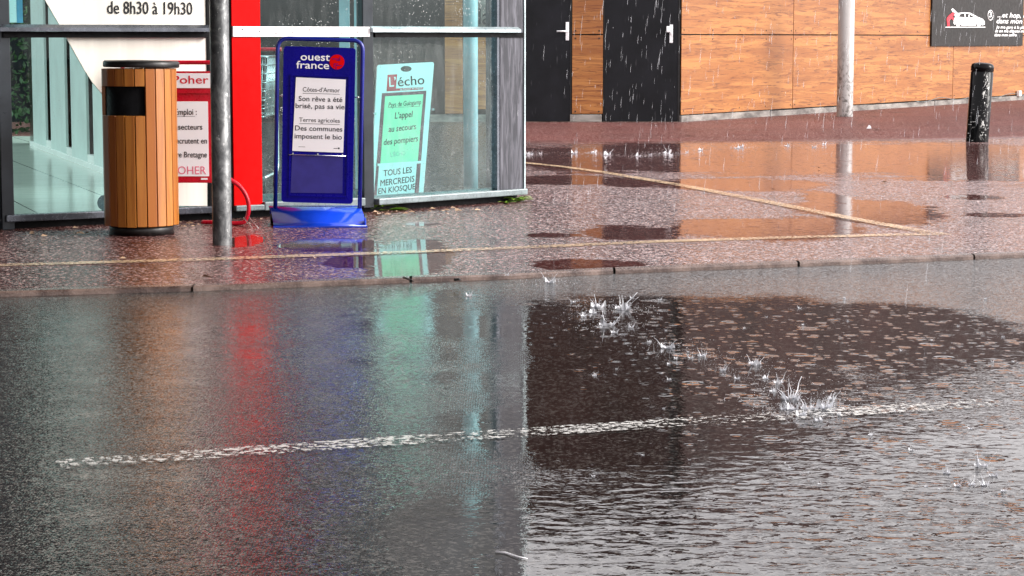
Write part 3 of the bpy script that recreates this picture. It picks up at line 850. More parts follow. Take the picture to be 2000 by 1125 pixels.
# ------------------------------------------------------------------ galvanised pole
p = G(432, 480); pr0 = .0515
b = MB(); b.lathe([(pr0 + .002, -.03), (pr0, .004), (pr0, 3.25)], 36)
o = b.build('steel_pole', 'galv', None, (p.x, p.y + pr0, 0)); tag(o, 'mottled galvanised steel pole between the slatted bin and the red panel', 'pole')

# ------------------------------------------------------------------ litter bin
bc = G(275, 462); bc.y += .20; bc.x = AT(274.5, 300, bc.y).x
binr = empty('litter_bin', Matrix.Translation((bc.x, bc.y, 0)), 'round litter bin clad in honey coloured wooden slats with black lid', 'litter bin')
rb = .207
b = MB(); tone = b.bm.verts.layers.float.new('tone')
NS = 22
z0, z1 = .052, .932
zo0, zo1 = .672, .835
rnd = random.Random(11)
for k in range(NS):
    a = -PI / 2 + (k + .62) * 2 * PI / NS
    wd = 2 * rb * math.tan(PI / NS) - .0065
    tn = rnd.random() ** 1.6 * .75
    M4 = Matrix.Rotation(a + PI / 2, 4, 'Z')
    phi = math.degrees(((a + PI / 2 + PI) % (2 * PI)) - PI)
    zj = rnd.uniform(-.003, .003)
    segs = [(z0 + zj, z1)] if not (-78 < phi < 12) else [(z0 + zj, zo0), (zo1, z1)]
    for (s0, s1) in segs:
        n0 = len(b.bm.verts)
        b.box(-wd / 2, wd / 2, -rb, -rb + .02, s0, s1, M4, bev=.0025)
        b.bm.verts.ensure_lookup_table()
        for v in b.bm.verts[n0:]: v[tone] = tn
b.build('slatted_body', 'slat', binr)
b = MB(); b.lathe([(rb - .022, .06), (rb - .022, z1 - .004)], 44); b.build('inner_drum', 'black', binr)
b = MB(); b.lathe([(rb - .025, 0), (rb - .025, .058)], 44); b.build('base_ring', 'bin_dark', binr)
b = MB(Matrix.Rotation(R(.8), 4, 'Y')); b.lathe([(rb + .001, .938), (rb + .006, .944), (rb + .006, .968), (rb - .002, .975), (.05, .979), (0.0, .979)], 44)
b.build('lid', 'bin_dark', binr)

# ------------------------------------------------------------------ blue sandwich stand
sb = G(620, 430); sb.y = 13.02
SM = Matrix.Translation((AT(617, 400, 13.0).x, 13.0, 0)) @ Matrix.Rotation(R(1.55), 4, 'Y')
stand = empty('newspaper_stand', SM, 'tall blue newspaper stand with white headline poster in front of the kiosk', 'newspaper stand')
k = 13.0 / FPX
def SL(px, py):         # photo pixel -> local x, z on the stand's plane
    q = SM.inverted() @ AT(px, py, 13.0)
    return q.x, q.z
xl, _ = SL(540, 250); xr, _ = SL(705.5, 250); _, zt = SL(625, 77)
fr = strap([(xl, 0, .085), (xl, 0, zt), (xr, 0, zt), (xr, 0, .085)], .062)
b = MB(); b.tube(fr, .0125, 14); b.build('tube_frame', 'blue_tube', stand)
a0 = SL(555.7, 90); a1 = SL(696.8, 94); a2 = SL(687, 398); a3 = SL(548.3, 397)
b = MB(); b.poly(rrect((a0[0] + a3[0]) / 2, (a1[0] + a2[0]) / 2, a2[1], a0[1], .018), -.012, .012); pn = b.build('sign_panel', 'blue', stand)
# pocket relief
q0 = SL(570, 144); q1 = SL(678, 385)
def ring_frame(b, x0, x1, z0, z1, w_, y0, y1):
    b.box(x0, x1, y0, y1, z0, z0 + w_); b.box(x0, x1, y0, y1, z1 - w_, z1); b.box(x0, x0 + w_, y0, y1, z0 + w_, z1 - w_); b.box(x1 - w_, x1, y0, y1, z0 + w_, z1 - w_)
b = MB(); px0, px1 = SL(566, 250)[0], SL(682, 250)[0]
ring_frame(b, px0, px1, SL(620, 384)[1], SL(625, 146)[1], .010, -.018, -.0125); b.build('pocket_frame', 'blue', pn)
pp = [SL(578.7, 150.7), SL(675.8, 155.3), SL(670.7, 298), SL(571.3, 294.4)]
b = MB(); b.poly(pp, -.0155, -.0128); pap = b.build('headline_poster', 'paper', stand)
b = MB(); b.poly([SL(571, 302), SL(670, 306), SL(669, 377), SL(568, 376)], -.0150, -.0128); b.build('empty_pocket', 'blue_faded', stand)
b = MB(); s0 = SL(565.5, 301.5); s1 = SL(676, 304.5)
b.tube([(s0[0], -.022, s0[1]), (s1[0], -.022, s1[1])], .0028, 8)
for (cx_, cy_) in ((573, 300), (621.5, 301), (669.5, 302.5)):
    q = SL(cx_, cy_); b.box(q[0] - .004, q[0] + .004, -.024, -.013, q[1] - .004, q[1] + .006)
b.build('clip_rail', 'chrome', stand)
b = MB()
for (xa, xb_, yy) in ((545, 558, 187), (693, 706, 190)):
    q = SL(xa, yy); r_ = SL(xb_, yy); b.tube([(q[0], -.004, q[1]), (r_[0], -.004, r_[1])], .003, 8)
    q = SL((xa + xb_) / 2, yy); b.tube([(q[0] - .003, -.004, q[1]), (q[0] + .003, -.004, q[1])], .007, 8)
b.build_each('hinge_bolt', 'chrome', stand)
# lettering
TY = -.0128
t1 = text('ouest', .062, 'text_white', stand, SL(616, 121)[0], TY, SL(614, 118)[1], width=57 * k, bold=.0014, name='sign_lettering')
t2 = text('france', .062, 'text_white', stand, SL(611, 134)[0], TY, SL(611, 134)[1], width=64 * k, bold=.0010, name='sign_lettering')
merge_meshes('sign_lettering', [t1, t2], 'text_white', pn)
lc = SL(658.5, 121)
b = MB(Matrix.Translation((lc[0], -.0122, lc[1])) @ Matrix.Rotation(PI / 2, 4, 'X')); b.lathe([(.0435, 0), (.0435, .0028)], 36); b.build('round_emblem', 'red', pn)
b = MB(Matrix.Translation((lc[0], 0, lc[1])))
for (xa, xb_, za, zb) in ((-.030, .010, .016, .019), (-.004, .018, .007, .010), (.007, .010, .010, .019), (.015, .018, .010, .030), (-.018, .008, -.013, -.010), (-.018, -.015, -.030, -.013), (-.006, .030, -.022, -.019), (-.006, -.003, -.022, -.04)):
    b.box(xa, xb_, -.0158, -.0150, za, zb)
b.build('emblem_lines', 'blue', pn)
PY_ = -.0157
tl = []
def ptxt(body, x0, x1, py, size, **kw):
    q = SL((x0 + x1) / 2, py); tl.append(text(body, size, 'text', stand, q[0], PY_, q[1], width=(x1 - x0) * k, **kw))
ptxt('Côtes-d’Armor', 592, 664, 179.5, .038)
ptxt('Son rêve a été', 584, 669, 198, .042, bold=.0004)
ptxt('brisé, pas sa vie', 578, 673, 212, .042, bold=.0004)
ptxt('Terres agricoles', 585, 664, 238.5, .036)
ptxt('Des communes', 577, 669, 255.5, .042, bold=.0004)
ptxt('imposent le bio', 576, 668, 271, .042, bold=.0004)
b = MB()
for (xa, xb_, yy) in ((592, 664, 182.5), (585, 664, 241.5)):
    q = SL(xa, yy - .5); r_ = SL(xb_, yy + .5); b.box(q[0], r_[0], -.0163, -.0156, q[1] - .001, q[1] + .0012)
q = SL(662, 290); b.box(q[0] - .005, q[0] + .005, -.0163, -.0156, q[1] - .003, q[1] + .006); b.box(q[0] - .03, q[0] - .008, -.0163, -.0156, q[1] - .001, q[1] + .002)
q = SL(590, 286.5); b.box(q[0] - .02, q[0] + .02, -.0163, -.0156, q[1] - .001, q[1] + .001)
tl.append(b.build('rule', 'text'))
merge_meshes('headline_text', tl, 'text', pap)
# base: bent sheet running from under the posts forward to the ground, closed by side cheeks
bx0, bx1 = SL(541, 440)[0], SL(720, 440)[0]
prof = [(.17, .012), (.13, .075), (.07, .112), (.0, .105), (-.07, .072), (-.13, .028), (-.165, .006)]
b = MB(Matrix.Rotation(R(-1.55), 4, 'Y'))
n = len(prof)
sk = .03
A = [b.bm.verts.new((bx0 - .055 * min(1, (p[0] + .165) / .235), p[0], p[1])) for p in prof]; Bv = [b.bm.verts.new((bx1 - .062 * min(1, (p[0] + .165) / .235), p[0], p[1])) for p in prof]
for i in range(n - 1): b.bm.faces.new((A[i], Bv[i], Bv[i + 1], A[i + 1])).smooth = True
b._tag(A + Bv, None)
bo = b.build('base_plate', 'blue_base', stand)
sm_ = bo.modifiers.new('thick', 'SOLIDIFY'); sm_.thickness = .006; sm_.offset = -1
b = MB(Matrix.Rotation(R(-1.55), 4, 'Y')); b.box(bx0 + .02, bx1 - .05, -.10, .12, .0, .02); b.tube([(bx0 - .05, .12, .03), (bx0 - .028, .12, .03)], .03, 16); b.tube([(bx1 - .045, .12, .03), (bx1 - .02, .12, .03)], .03, 16); b.build_each('ballast', 'bin_dark', stand)
b = MB(Matrix.Rotation(R(-1.55), 4, 'Y')); b.box(bx0 - .003, bx1 + .004, -.172, -.164, .001, .010); b.box(bx1 - .016, bx1 - .006, -.155, -.12, .008, .055, bev=.003); b.build('front_lip', 'blue_base', stand)

# ------------------------------------------------------------------ red newspaper sign behind the bin
D2 = 12.98
SM2 = Matrix.Translation((AT(375, 400, D2).x, D2, 0))
red = empty('red_newspaper_sign', SM2, 'red framed newspaper sign with white poster half hidden behind the slatted bin', 'newspaper sign')
k2 = D2 / FPX
def S2(px, py):
    q = SM2.inverted() @ AT(px, py, D2); return q.x, q.z
cxl, cxr = 262, 431
# top bar and looped feet
tl_ = S2(cxl - 4, 122); tr_ = S2(445, 122)
b = MB(); zz0 = S2(300, 122)[1]
b.tube(strap([(tl_[0] - .06, .0, .12), (tl_[0] - .06, 0, zz0), (tr_[0] - .015, 0, zz0), (tr_[0] - .015, 0, .36), (tr_[0] - .015, 0, .30)], .05), .0125, 12)
pts = [(tr_[0] - .02, 0, .32), S2(452, 352), S2(470, 366), S2(483, 388), S2(485.5, 412), S2(478, 432), S2(462, 441)]
P3 = [(pts[0][0], 0, S2(440, 346)[1])] + [(q[0], 0.0, max(.014, q[1])) for q in pts[1:]] + [(S2(430, 440)[0], .02, .016), (S2(392, 432)[0], .06, .016)]
sp_ = []
for i in range(len(P3) - 1):
    p0 = Vector(P3[max(i - 1, 0)]); p1 = Vector(P3[i]); p2 = Vector(P3[i + 1]); p3 = Vector(P3[min(i + 2, len(P3) - 1)])
    for j in range(6):
        t = j / 6
        sp_.append(.5 * ((2 * p1) + (p2 - p0) * t + (2 * p0 - 5 * p1 + 4 * p2 - p3) * t * t + (3 * p1 - p0 - 3 * p2 + p3) * t ** 3))
sp_.append(Vector(P3[-1]))
b.tube(sp_, .0125, 12)
b.build('tube_frame', 'red_frame', red)
b = MB()
ax, az = S2(cxl, 357); cx2, cz = S2(cxr, 139)
b.box(ax, cx2, -.01, .01, az, cz, bev=.004); rp = b.build('sign_panel', 'red_frame', red)
b = MB(); h0 = S2(cxl + 4, 172); h1 = S2(cxr - 2, 143); b.box(h0[0], S2(411, 0)[0] + .04, -.014, -.0105, h0[1], h1[1], bev=.001); b.build('title_plate', 'paper', rp)
b = MB(); h0 = S2(cxl + 6, 344); h1 = S2(406.5, 198); b.box(h0[0], h1[0], -.0135, -.0105, h0[1], h1[1]); pp2 = b.build('headline_poster', 'paper', red)
b = MB(); h0 = S2(cxl + 3, 177.5); h1 = S2(cxr, 181); b.box(h0[0], h1[0], -.018, -.0105, h1[1] - .004, h0[1], bev=.001); b.build('rail', 'red_frame', rp)
b = MB(); h0 = S2(393, 347.5); b.box(h0[0], h0[0] + 13 * k2, -.0125, -.0105, h0[1] - .010, h0[1]); b.build('small_label', 'paper', rp)
def t2x(body, xr_, py, wpx, size, mat, parent, **kw):
    q = S2(xr_, py); return text(body, size, mat, parent, q[0] - wpx * k2 / 2, -.0142, q[1], width=wpx * k2, **kw)
t2x('Le Poher', 408, 163, 106, .066, 'text_red', rp, bold=.0014, name='sign_lettering')
L2 = [t2x('Emploi :', 385, 224, 42, .05, 'text', red, bold=.0006), t2x('les secteurs', 396, 253, 66, .048, 'text', red, bold=.0006),
      t2x('qui recrutent en', 405, 280, 85, .048, 'text', red, bold=.0006), t2x('Centre Bretagne', 405, 307, 85, .048, 'text', red, bold=.0006)]
b = MB(); q = S2(345, 227); b.box(q[0], S2(378, 0)[0], -.0145, -.0136, q[1] - .001, q[1] + .001); L2.append(b.build('rule', 'text'))
merge_meshes('headline_text', L2, 'text', pp2)
t2x('LE POHER', 403.5, 340, 92, .068, 'text_pink', pp2, name='poster_title')
# wire stand leg (U shaped clip) beside the foot
b = MB(); c0 = AT(478, 424, 12.95); c1 = AT(503, 446, 12.75)
d_ = Vector((.012, 0, .006))
w_pts = [AT(476, 425, 12.95), AT(496, 449, 12.8), AT(505, 446, 12.8), AT(486, 423, 12.95)]
b.tube(strap(w_pts, .012), .003, 8, Matrix.Translation(-SM2.translation))
b.build('wire_clip', 'chrome', red)

# ------------------------------------------------------------------ pale sign leaning inside the right pane
D3 = 14.35
# it stands just behind the glass, parallel to that facade
off3 = -.085
ES = FB.M @ Vector((FB.U(775, 385, off3), off3, 0))
q0 = FB.uz(738.2, 126.7, off3); q1 = FB.uz(847.3, 121, off3); q2 = FB.uz(825.6, 381, off3); q3 = FB.uz(723.9, 387, off3)
EM = FB.M.copy() @ Matrix.Translation((FB.U(775, 385, off3), off3, 0))
echo = empty('leaning_sign', EM, 'pale aqua plastic headline sign leaning behind the right kiosk window', 'newspaper sign')
u00 = FB.U(775, 385, off3)
def E(px, py):
    a_, z_ = FB.uz(px, py, off3); return (a_ - u00, z_)
def roundpoly(pts, r=.02, seg=4):
    out = []; n = len(pts)
    for i in range(n):
        p = Vector(pts[i]); a_ = Vector(pts[i - 1]) - p; c_ = Vector(pts[(i + 1) % n]) - p
        p0 = p + a_.normalized() * r; p1 = p + c_.normalized() * r
        for j in range(seg + 1):
            t = j / seg; out.append(tuple(p0 * (1 - t) ** 2 + p * 2 * t * (1 - t) + p1 * t * t))
    return out
b = MB(); b.poly(roundpoly([E(737.5, 127), E(848, 121), E(826.5, 384), E(723, 388)]), -.008, .0); ep = b.build('sign_panel', 'sign_white', echo)
b = MB(); e_c = E(793, 134.5); b.poly([(e_c[0] + .048 * math.cos(2 * PI * j / 24), e_c[1] + .019 * math.sin(2 * PI * j / 24)) for j in range(24)], .0005, .0015); b.build('grip_hole', 'bin_dark', ep)
b = MB(); b.poly([E(746, 182), E(832.5, 177), E(832, 184), E(817, 381), E(730, 386)], .0005, .002); b.build('printed_border', 'maroon', ep)
b = MB(); b.poly([E(751.5, 188), E(826, 184), E(815, 317), E(742, 322)], .0025, .0038); eg = b.build('headline_poster', 'paper_green', echo)
b = MB(); b.poly([E(739.5, 323), E(813.5, 318.5), E(808.5, 381), E(735, 385)], .0025, .0038); ek = b.build('lower_card', 'sign_white', echo)
b = MB(); e0_ = E(736, 322); e1_ = E(820.5, 316.5); b.poly([(e0_[0], e0_[1] - .008), (e1_[0], e1_[1] - .008), (e1_[0], e1_[1] + .008), (e0_[0], e0_[1] + .008)], .004, .010); b.build('clip_rail', 'sign_white', echo)
b = MB(); b.poly([E(757, 146), E(775.5, 145), E(772.5, 176), E(755, 177)], .0005, .002); b.poly([E(755, 174), E(826.5, 170), E(826, 174.5), E(755, 178.5)], .0006, .002); b.build('red_block', 'text_red', ep)
ek_s = 14.4 / FPX
def etxt(body, x0, x1, py, size, mat, parent, y=.0045, rot=-3.0, **kw):
    """text on the sign, tilted with it"""
    c_ = E((x0 + x1) / 2, py)
    wd = (E(x1, py)[0] - E(x0, py)[0])
    o = text(body, size, mat, parent, 0, 0, 0, width=wd, **kw)
    for v_ in o.data.vertices: v_.co.y = -v_.co.y
    o.data.flip_normals()
    o.data.transform(Matrix.Translation((c_[0], y, c_[1])) @ Matrix.Rotation(R(rot), 4, 'Y'))
    return o
etxt('écho', 777, 829, 166.5, .088, 'text_black', ep, .0015, bold=.0006, name='sign_lettering')
b = MB()
for (x0, x1, yy) in ((793, 803, 166), (803, 811, 165.5), (812, 818, 165), (790, 799, 145.5)):
    c_ = E(x0, yy); d_ = E(x1, yy); b.box(c_[0], d_[0] if d_[0] > c_[0] else c_[0] + .02, .0005, .0022, c_[1] - .0022, c_[1] + .0022)
b.bm.free()
etxt('L’', 760, 773, 169, .088, 'text_white', ep, .0025, bold=.0008, name='sign_lettering')
etxt('de l’Armor et l’Argoat', 781, 825, 174.5, .016, 'text_white', ep, .0028, bold=.0003, name='sign_lettering')
GL = [etxt('Pays de Guingamp', 758, 822, 206.5, .045, 'text', echo, shear=.25), etxt('L’appel', 770, 806, 230, .058, 'text', echo, shear=.2, bold=.0008),
      etxt('au secours', 758, 812, 255, .056, 'text', echo, shear=.2, bold=.0008), etxt('des pompiers', 749, 816, 279.5, .056, 'text', echo, shear=.2, bold=.0008)]
b = MB()
c_ = E(758, 210.5); d_ = E(819, 208); b.poly([(c_[0], c_[1]), (d_[0], d_[1]), (d_[0], d_[1] + .002), (c_[0], c_[1] + .002)], .004, .0048)
GL.append(b.build('rule', 'text'))
merge_meshes('headline_text', GL, 'text', eg)
etxt('L’ÉCHO', 762, 791, 304.5, .038, 'text_green', eg, .0045, bold=.0003, name='poster_title')
KL = [etxt('TOUS LES', 749, 804, 340.5, .056, 'text', echo, shear=.12, bold=.0008), etxt('MERCREDIS', 742, 809, 359, .056, 'text', echo, shear=.12, bold=.0008),
      etxt('EN KIOSQUE', 738, 811, 374, .052, 'text', echo, shear=.12, bold=.0008)]
merge_meshes('headline_text', KL, 'text', ek)
b = MB()
for (sx, sy) in ((731, 222), (845, 214)):
    c_ = E(sx, sy); b.box(c_[0] - .007, c_[0] + .007, -.004, .012, c_[1] - .006, c_[1] + .006, bev=.002)
b.build_each('fixing_clip', 'chrome', echo)

# ------------------------------------------------------------------ shopping cart behind the glass
cp = AT(500, 380, 15.9); cp.z = 0
cart = empty('shopping_cart', Matrix.Translation(cp), 'chrome wire shopping cart behind the glass beside the red panel', 'shopping cart')
b = MB()
wx = .27
def basket_pt(s, t, h):     # s -1..1 across, t 0..1 front to back, h 0..1
    sc_ = .8 + .2 * h
    return (wx * sc_ * (s * .5) * 1.0 + (t - .5) * .0, -.35 + t * .75, .55 + h * .42)
for h in (0, .14, .28, .43, .57, .72, .86, 1):
    pts = [basket_pt(-1, 0, h), basket_pt(1, 0, h), basket_pt(1, 1, h), basket_pt(-1, 1, h), basket_pt(-1, 0, h)]
    b.tube(strap(pts, .04), .004 if h not in (0, 1) else .007, 6)
for i in range(9):
    s = -1 + 2 * i / 8
    b.tube([basket_pt(s, 0, 1), basket_pt(s, 0, 0), basket_pt(s, 1, 0), basket_pt(s, 1, 1)], .003, 6)
for i in range(14):
    t = i / 13
    b.tube([basket_pt(-1, t, 0), basket_pt(-1, t, 1)], .003, 6); b.tube([basket_pt(1, t, 0), basket_pt(1, t, 1)], .003, 6)
b.build('basket', 'chrome', cart)
b = MB()
for s in (-1, 1):
    b.tube(strap([(s * .12, .45, 1.02), (s * .12, .40, .5), (s * .12, .38, .12), (s * .10, -.35, .12)], .08), .011, 8)
b.build('chassis', 'chrome', cart)
b = MB(); b.tube([(-.15, .46, 1.02), (.15, .46, 1.02)], .014, 10); b.build('handle', 'red_frame', cart)
for sx in (-.1, .1):
    for sy in (-.33, .36):
        b = MB(); b.tube([(sx - .012, sy, .05), (sx + .012, sy, .05)], .05, 20); b.build('wheel', 'bin_dark', cart)

# ------------------------------------------------------------------ wooden building
WA0, WA1 = G(600, 238.5), G(1326, 238.5)
W1 = Plane(WA0, WA1)
WB1 = G(2000, 194.5)
W2 = Plane(WA1, WB1)
bld = empty('wooden_building', Matrix.Translation((WA1.x, WA1.y, 0)), 'low building clad in orange wood panels with black doors', 'building')
BM_ = Matrix.Translation((-WA1.x, -WA1.y, 0))
def W(F): return MB(BM_ @ F.M)
u1 = W1.U; u2 = W2.U
ZP = W1.Z(1150, 222)
BT = 5.4; BT2 = 5.2
x = W(W1); x.box(-9, u1(1326), -.4, -.035, -.05, BT - .01); x.M = BM_ @ W2.M; x.box(.02, 26, -.4, -.035, -.05, BT2 - .01); x.build_each('wall', 'car_dark', bld)
x = W(W1); x.box(-9.1, u1(1326) - .1, -.5, .10, 1.93, BT); x.M = BM_ @ W2.M; x.box(.02, 26, -.4, .10, 1.93, BT2); x.build_each('fascia', 'fascia', bld)
x = W(W1); x.box(-9.1, u1(1117) , -.6, .14, BT + .002, BT + .08); x.box(u1(1117) + .0, u1(1326) + .2, -.6, .14, BT + .002, BT + .08); x.M = BM_ @ W2.M; x.box(.02, 26, -.4, .14, BT2 + .003, BT2 + .081); x.build_each('roof_edge', 'bin_dark', bld)
def wpan(F, a, c, z0, z1, screws=True):
    o = MB(); o.box(0, c - a, 0, .012, 0, z1 - z0, bev=.0025)
    ob = o.build('wood_panel', 'wood', bld)
    ob.matrix_basis = BM_ @ F.M @ Matrix.Translation((a, .0, z0))
    return ob
ZJ = W1.Z(1150, 67.5)
G_ = .016
def cols(F, edges, z0, joint=True, top=1.92):
    for a, c in edges:
        wpan(F, a + G_ / 2, c - G_ / 2, z0, ZJ - G_ / 2); wpan(F, a + G_ / 2, c - G_ / 2, ZJ + G_ / 2, top)
cols(W1, [(u1(1116), u1(1178))], ZP)
ZP2 = W2.Z(1600, 208)
e_ = [u2(1328), u2(1546), u2(1858), u2(2120, 180), u2(2300, 180)]
cols(W2, list(zip(e_, e_[1:])), ZP2)
# panels seen through the kiosk glass
cols(W1, [(u1(868), u1(905))], ZP); cols(W1, [(u1(905), u1(960))], ZP + .06)
# screws
x = W(W1)
def scr(F, u_, z_): x.box(u_ - .009, u_ + .009, .0125, .016, z_ - .009, z_ + .009)
for uu_ in (u1(1123.5), u1(1169.5)):
    for zz_ in (ZP + .03, ZJ - .05, ZJ + .05): scr(W1, uu_, zz_)
x.M = BM_ @ W2.M
for i in range(3):
    a, c = e_[i], e_[i + 1]
    n = 5 if i != 1 else 5
    for j in range(n):
        uu_ = a + .07 + (c - a - .14) * j / (n - 1)
        for zz_ in (ZP2 + .05, ZJ - .06, ZJ + .06): scr(W2, uu_, zz_)
x.build('screw', 'bin_dark', bld)
# doors
def door(F, a, c, hx, hy, flip, lev=True):
    o = W(F); o.box(a, c, -.03, .004, .012, 1.92, bev=.004); d = o.build('door', 'door', bld)
    uh, zh = F.uz(hx, hy, .02)
    o = W(F)
    o.box(uh - .022, uh + .022, .0045, .016, zh - .12, zh + .12, bev=.005)
    o.tube([(uh, .014, zh + .0), (uh, .06, zh + .0)], .011, 10)
    if lev: o.tube([(uh, .058, zh), (uh - .14, .058, zh)], .011, 10)
    else: o.box(uh - .065, uh - .005, .03, .055, zh + .02, zh + .10, bev=.006)
    h_ = o.build('handle', 'handle', bld)
    h_.parent = d
door(W1, u1(950), u1(1113), 1108, 61, False)
door(W1, u1(1180), u1(1323), 1311, 66, False, False)
x = W(W1)
x.box(u1(1113.5), u1(1116), -.03, .006, .01, 1.92); x.box(u1(1178.3), u1(1179.8), -.03, .006, .01, 1.92); x.box(u1(1323.5), u1(1327), -.03, .006, .01, 1.92)
x.build_each('door_frame', 'bin_dark', bld)
# concrete plinth
x = W(W1); x.box(u1(1113), u1(1175), -.03, .02, -.02, ZP - .012, bev=.006); x.box(u1(840), u1(950), -.03, .02, -.02, ZP - .012); x.build_each('plinth', 'plinth', bld); x = W(W2)
rnd = random.Random(5)
uu_ = .0
while uu_ < 25:
    l_ = rnd.uniform(.5, 1.2)
    x.box(uu_, min(25, uu_ + l_) - .0005, -.03, .025 + rnd.uniform(0, .02), -.02, .085 + rnd.uniform(-.012, .0), bev=.004); uu_ += l_
x.build('plinth', 'plinth', bld)
x = W(W1); x.box(u1(1020), u1(1326), .0, .05, -.02, .008); x.build('threshold', 'kerb', bld)
# lettering high on the wall seen through the kiosk glass
o = text('alar', .30, 'text', bld, 0, 0, 0, width=u1(972) - u1(918), name='wall_lettering', bold=.004)
for v_ in o.data.vertices: v_.co.y = -v_.co.y
o.data.flip_normals()
qq = W1.uz(945, 47, .02); o.matrix_basis = BM_ @ W1.M @ Matrix.Translation((qq[0], .02, qq[1]))
x = W(W1); q0 = W1.uz(906, 50, .01); q1_ = W1.uz(975, 5, .01); x.box(q0[0], q1_[0], .013, .0185, q0[1] - .05, q0[1] + .7); x.build('lettering_plate', 'plinth', bld)
# cable and junction box along the foot of the wall
x = MB()
P = [W2.M @ Vector((u2(px_, 190), .05 + .01 * math.sin(px_), .10 + .03 * math.sin(px_ * .09))) for px_ in range(1780, 2060, 12)]
x.tube(P, .0045, 6)
cb = x.build('cable', 'sill'); tag(cb, 'thin white cable sagging along the foot of the wood wall', 'cable')
x = MB(W2.M); uq = u2(1984, 190); x.box(uq - .05, uq + .05, .03, .09, .07, .17, bev=.01); x.box(uq - .035, uq + .035, .09, .094, .085, .155)
tag(x.build('junction_box', 'white_trim'), 'small white junction box at the foot of the wood wall', 'junction box')

# ------------------------------------------------------------------ dark sign board on the wood wall
ub, zb = W2.uz(1818, 90.5, .03)
SGM = W2.M @ Matrix.Translation((ub, .014, zb))
sign = empty('sign_board', SGM, 'black information board with white car pictogram on the wood wall', 'sign board')
b = MB(); b.box(0, 4.2, 0, .03, 0, 1.6, bev=.004)
M['board_black'] = plain('charcoal_board', (.010, .0095, .009), .5, 0, .3, 2, alt=(.018, .016, .015), spec=.25)
sbp = b.build('board', 'board_black', sign)
def B(px, py):
    a_, z_ = W2.uz(px, py, .045); return (a_ - ub, z_ - zb)
def Z7(zx, zy): return B(1600 + zx / 4.8925, zy / 4.8925)
car = [(1322, 125), (1380, 118), (1440, 122), (1485, 145), (1515, 162), (1560, 180), (1582, 205), (1580, 235), (1553, 243), (1548, 222), (1525, 205), (1502, 222), (1498, 243), (1352, 243), (1347, 222), (1325, 205), (1303, 222), (1298, 238), (1284, 225), (1285, 190), (1300, 160), (1262, 92), (1275, 78)]
b = MB(); b.poly([Z7(*p) for p in car], .0305, .033); pc_ = b.build('car_pictogram', 'text_white', sbp)
b = MB()
b.poly([Z7(*p) for p in [(1330, 160), (1350, 132), (1386, 128), (1390, 166)]], .0332, .034); b.poly([Z7(*p) for p in [(1398, 166), (1396, 128), (1430, 132), (1488, 168)]], .0332, .034)
b.build_each('pictogram_windows', 'board_black', pc_)
b = MB()
for (cx_, cy_) in ((1325, 231), (1525, 231)):
    q = Z7(cx_, cy_); b.poly([(q[0] + .045 * math.cos(2 * PI * j / 20) * 1.7, q[1] + .045 * math.sin(2 * PI * j / 20)) for j in range(20)], .0332, .0345)
q = Z7(1430, 152); b.poly([(q[0] + .03 * math.cos(2 * PI * j / 12), q[1] + .025 * math.sin(2 * PI * j / 12)) for j in range(12)], .0342, .0348)
b.poly([Z7(1206, 256), Z7(1588, 256), Z7(1588, 263), Z7(1206, 263)], .0306, .033)
b.build_each('pictogram_wheels', 'text_white', pc_)
b = MB(); b.poly([Z7(*p) for p in [(1262, 128), (1282, 114), (1296, 124), (1290, 146), (1270, 152), (1282, 170), (1278, 196), (1262, 176), (1240, 196), (1245, 250), (1222, 252), (1216, 180), (1232, 152)]], .0350, .0362); b.build('figure_pictogram', 'text_red', sbp)
b = MB()
q = Z7(1635, 146)
outer = [(q[0] + .085 * 1.45 * math.cos(2 * PI * j / 28), q[1] + .085 * math.sin(2 * PI * j / 28)) for j in range(29)]
b.tube([(p_[0], .033, p_[1]) for p_ in outer], .0075, 6); 
b.build('number_ring', 'text_white', sbp)
def btxt(body, zx, zy, wpx, size, bold=.002, shear=.25):
    q = Z7(zx, zy); wd = Z7(zx + wpx, zy)[0] - q[0]
    me = text_mesh(body, size, bold=bold, shear=shear, align='LEFT')
    xs_ = [v.co.x for v in me.vertices]; me.transform(Matrix.Translation((-min(xs_), 0, 0)) ); me.transform(Matrix.Diagonal((wd / (max(xs_) - min(xs_)), 1, 1, 1)))
    me.transform(Matrix.Rotation(PI / 2, 4, 'X'))
    for v_ in me.vertices: v_.co.y = -v_.co.y
    me.flip_normals(); me.transform(Matrix.Translation((q[0], .0325, q[1])))
    me.materials.clear(); me.materials.append(M['text_white'])
    return link('lettering', me, sbp)
SX = [btxt('3', 1622, 163, 26, .13, .004, 0), btxt('...et hop, c’est', 1702, 165, 365, .125), btxt('dans mon coffre !', 1693, 222, 440, .125),
      btxt('Je me gare à la place réservée', 1687, 272, 440, .075, .0018), btxt('et on me dépose mes courses', 1680, 309, 410, .075, .0018), btxt('dans mon coffre', 1673, 347, 213, .075, .0018)]
merge_meshes('sign_lettering', SX, 'text_white', sbp)

# ------------------------------------------------------------------ white post and black bollard
p = G(1652, 228); b = MB(); b.lathe([(.12, -.02), (.117, .01), (.115, .05), (.115, 1.95)], 36)
tag(b.build('white_post', 'white_post', None, (p.x, p.y + .11, 0)), 'scuffed white round post standing against the wood wall', 'post')
p = G(1912.5, 277.5)
BMt = Matrix.Translation((p.x, p.y + .11, 0)) @ Matrix.Rotation(R(2.8), 4, 'Y')
b = MB(); b.lathe([(.122, -.03), (.120, .0), (.120, .735), (.115, .742), (.115, .752), (.122, .758), (.122, .80), (.112, .825), (.085, .838), (.04, .845), (0, .846)], 40)
bo_ = b.build('bollard', 'bollard'); bo_.matrix_world = BMt
tag(bo_, 'chipped black cylindrical bollard leaning slightly on the red pavement', 'bollard')

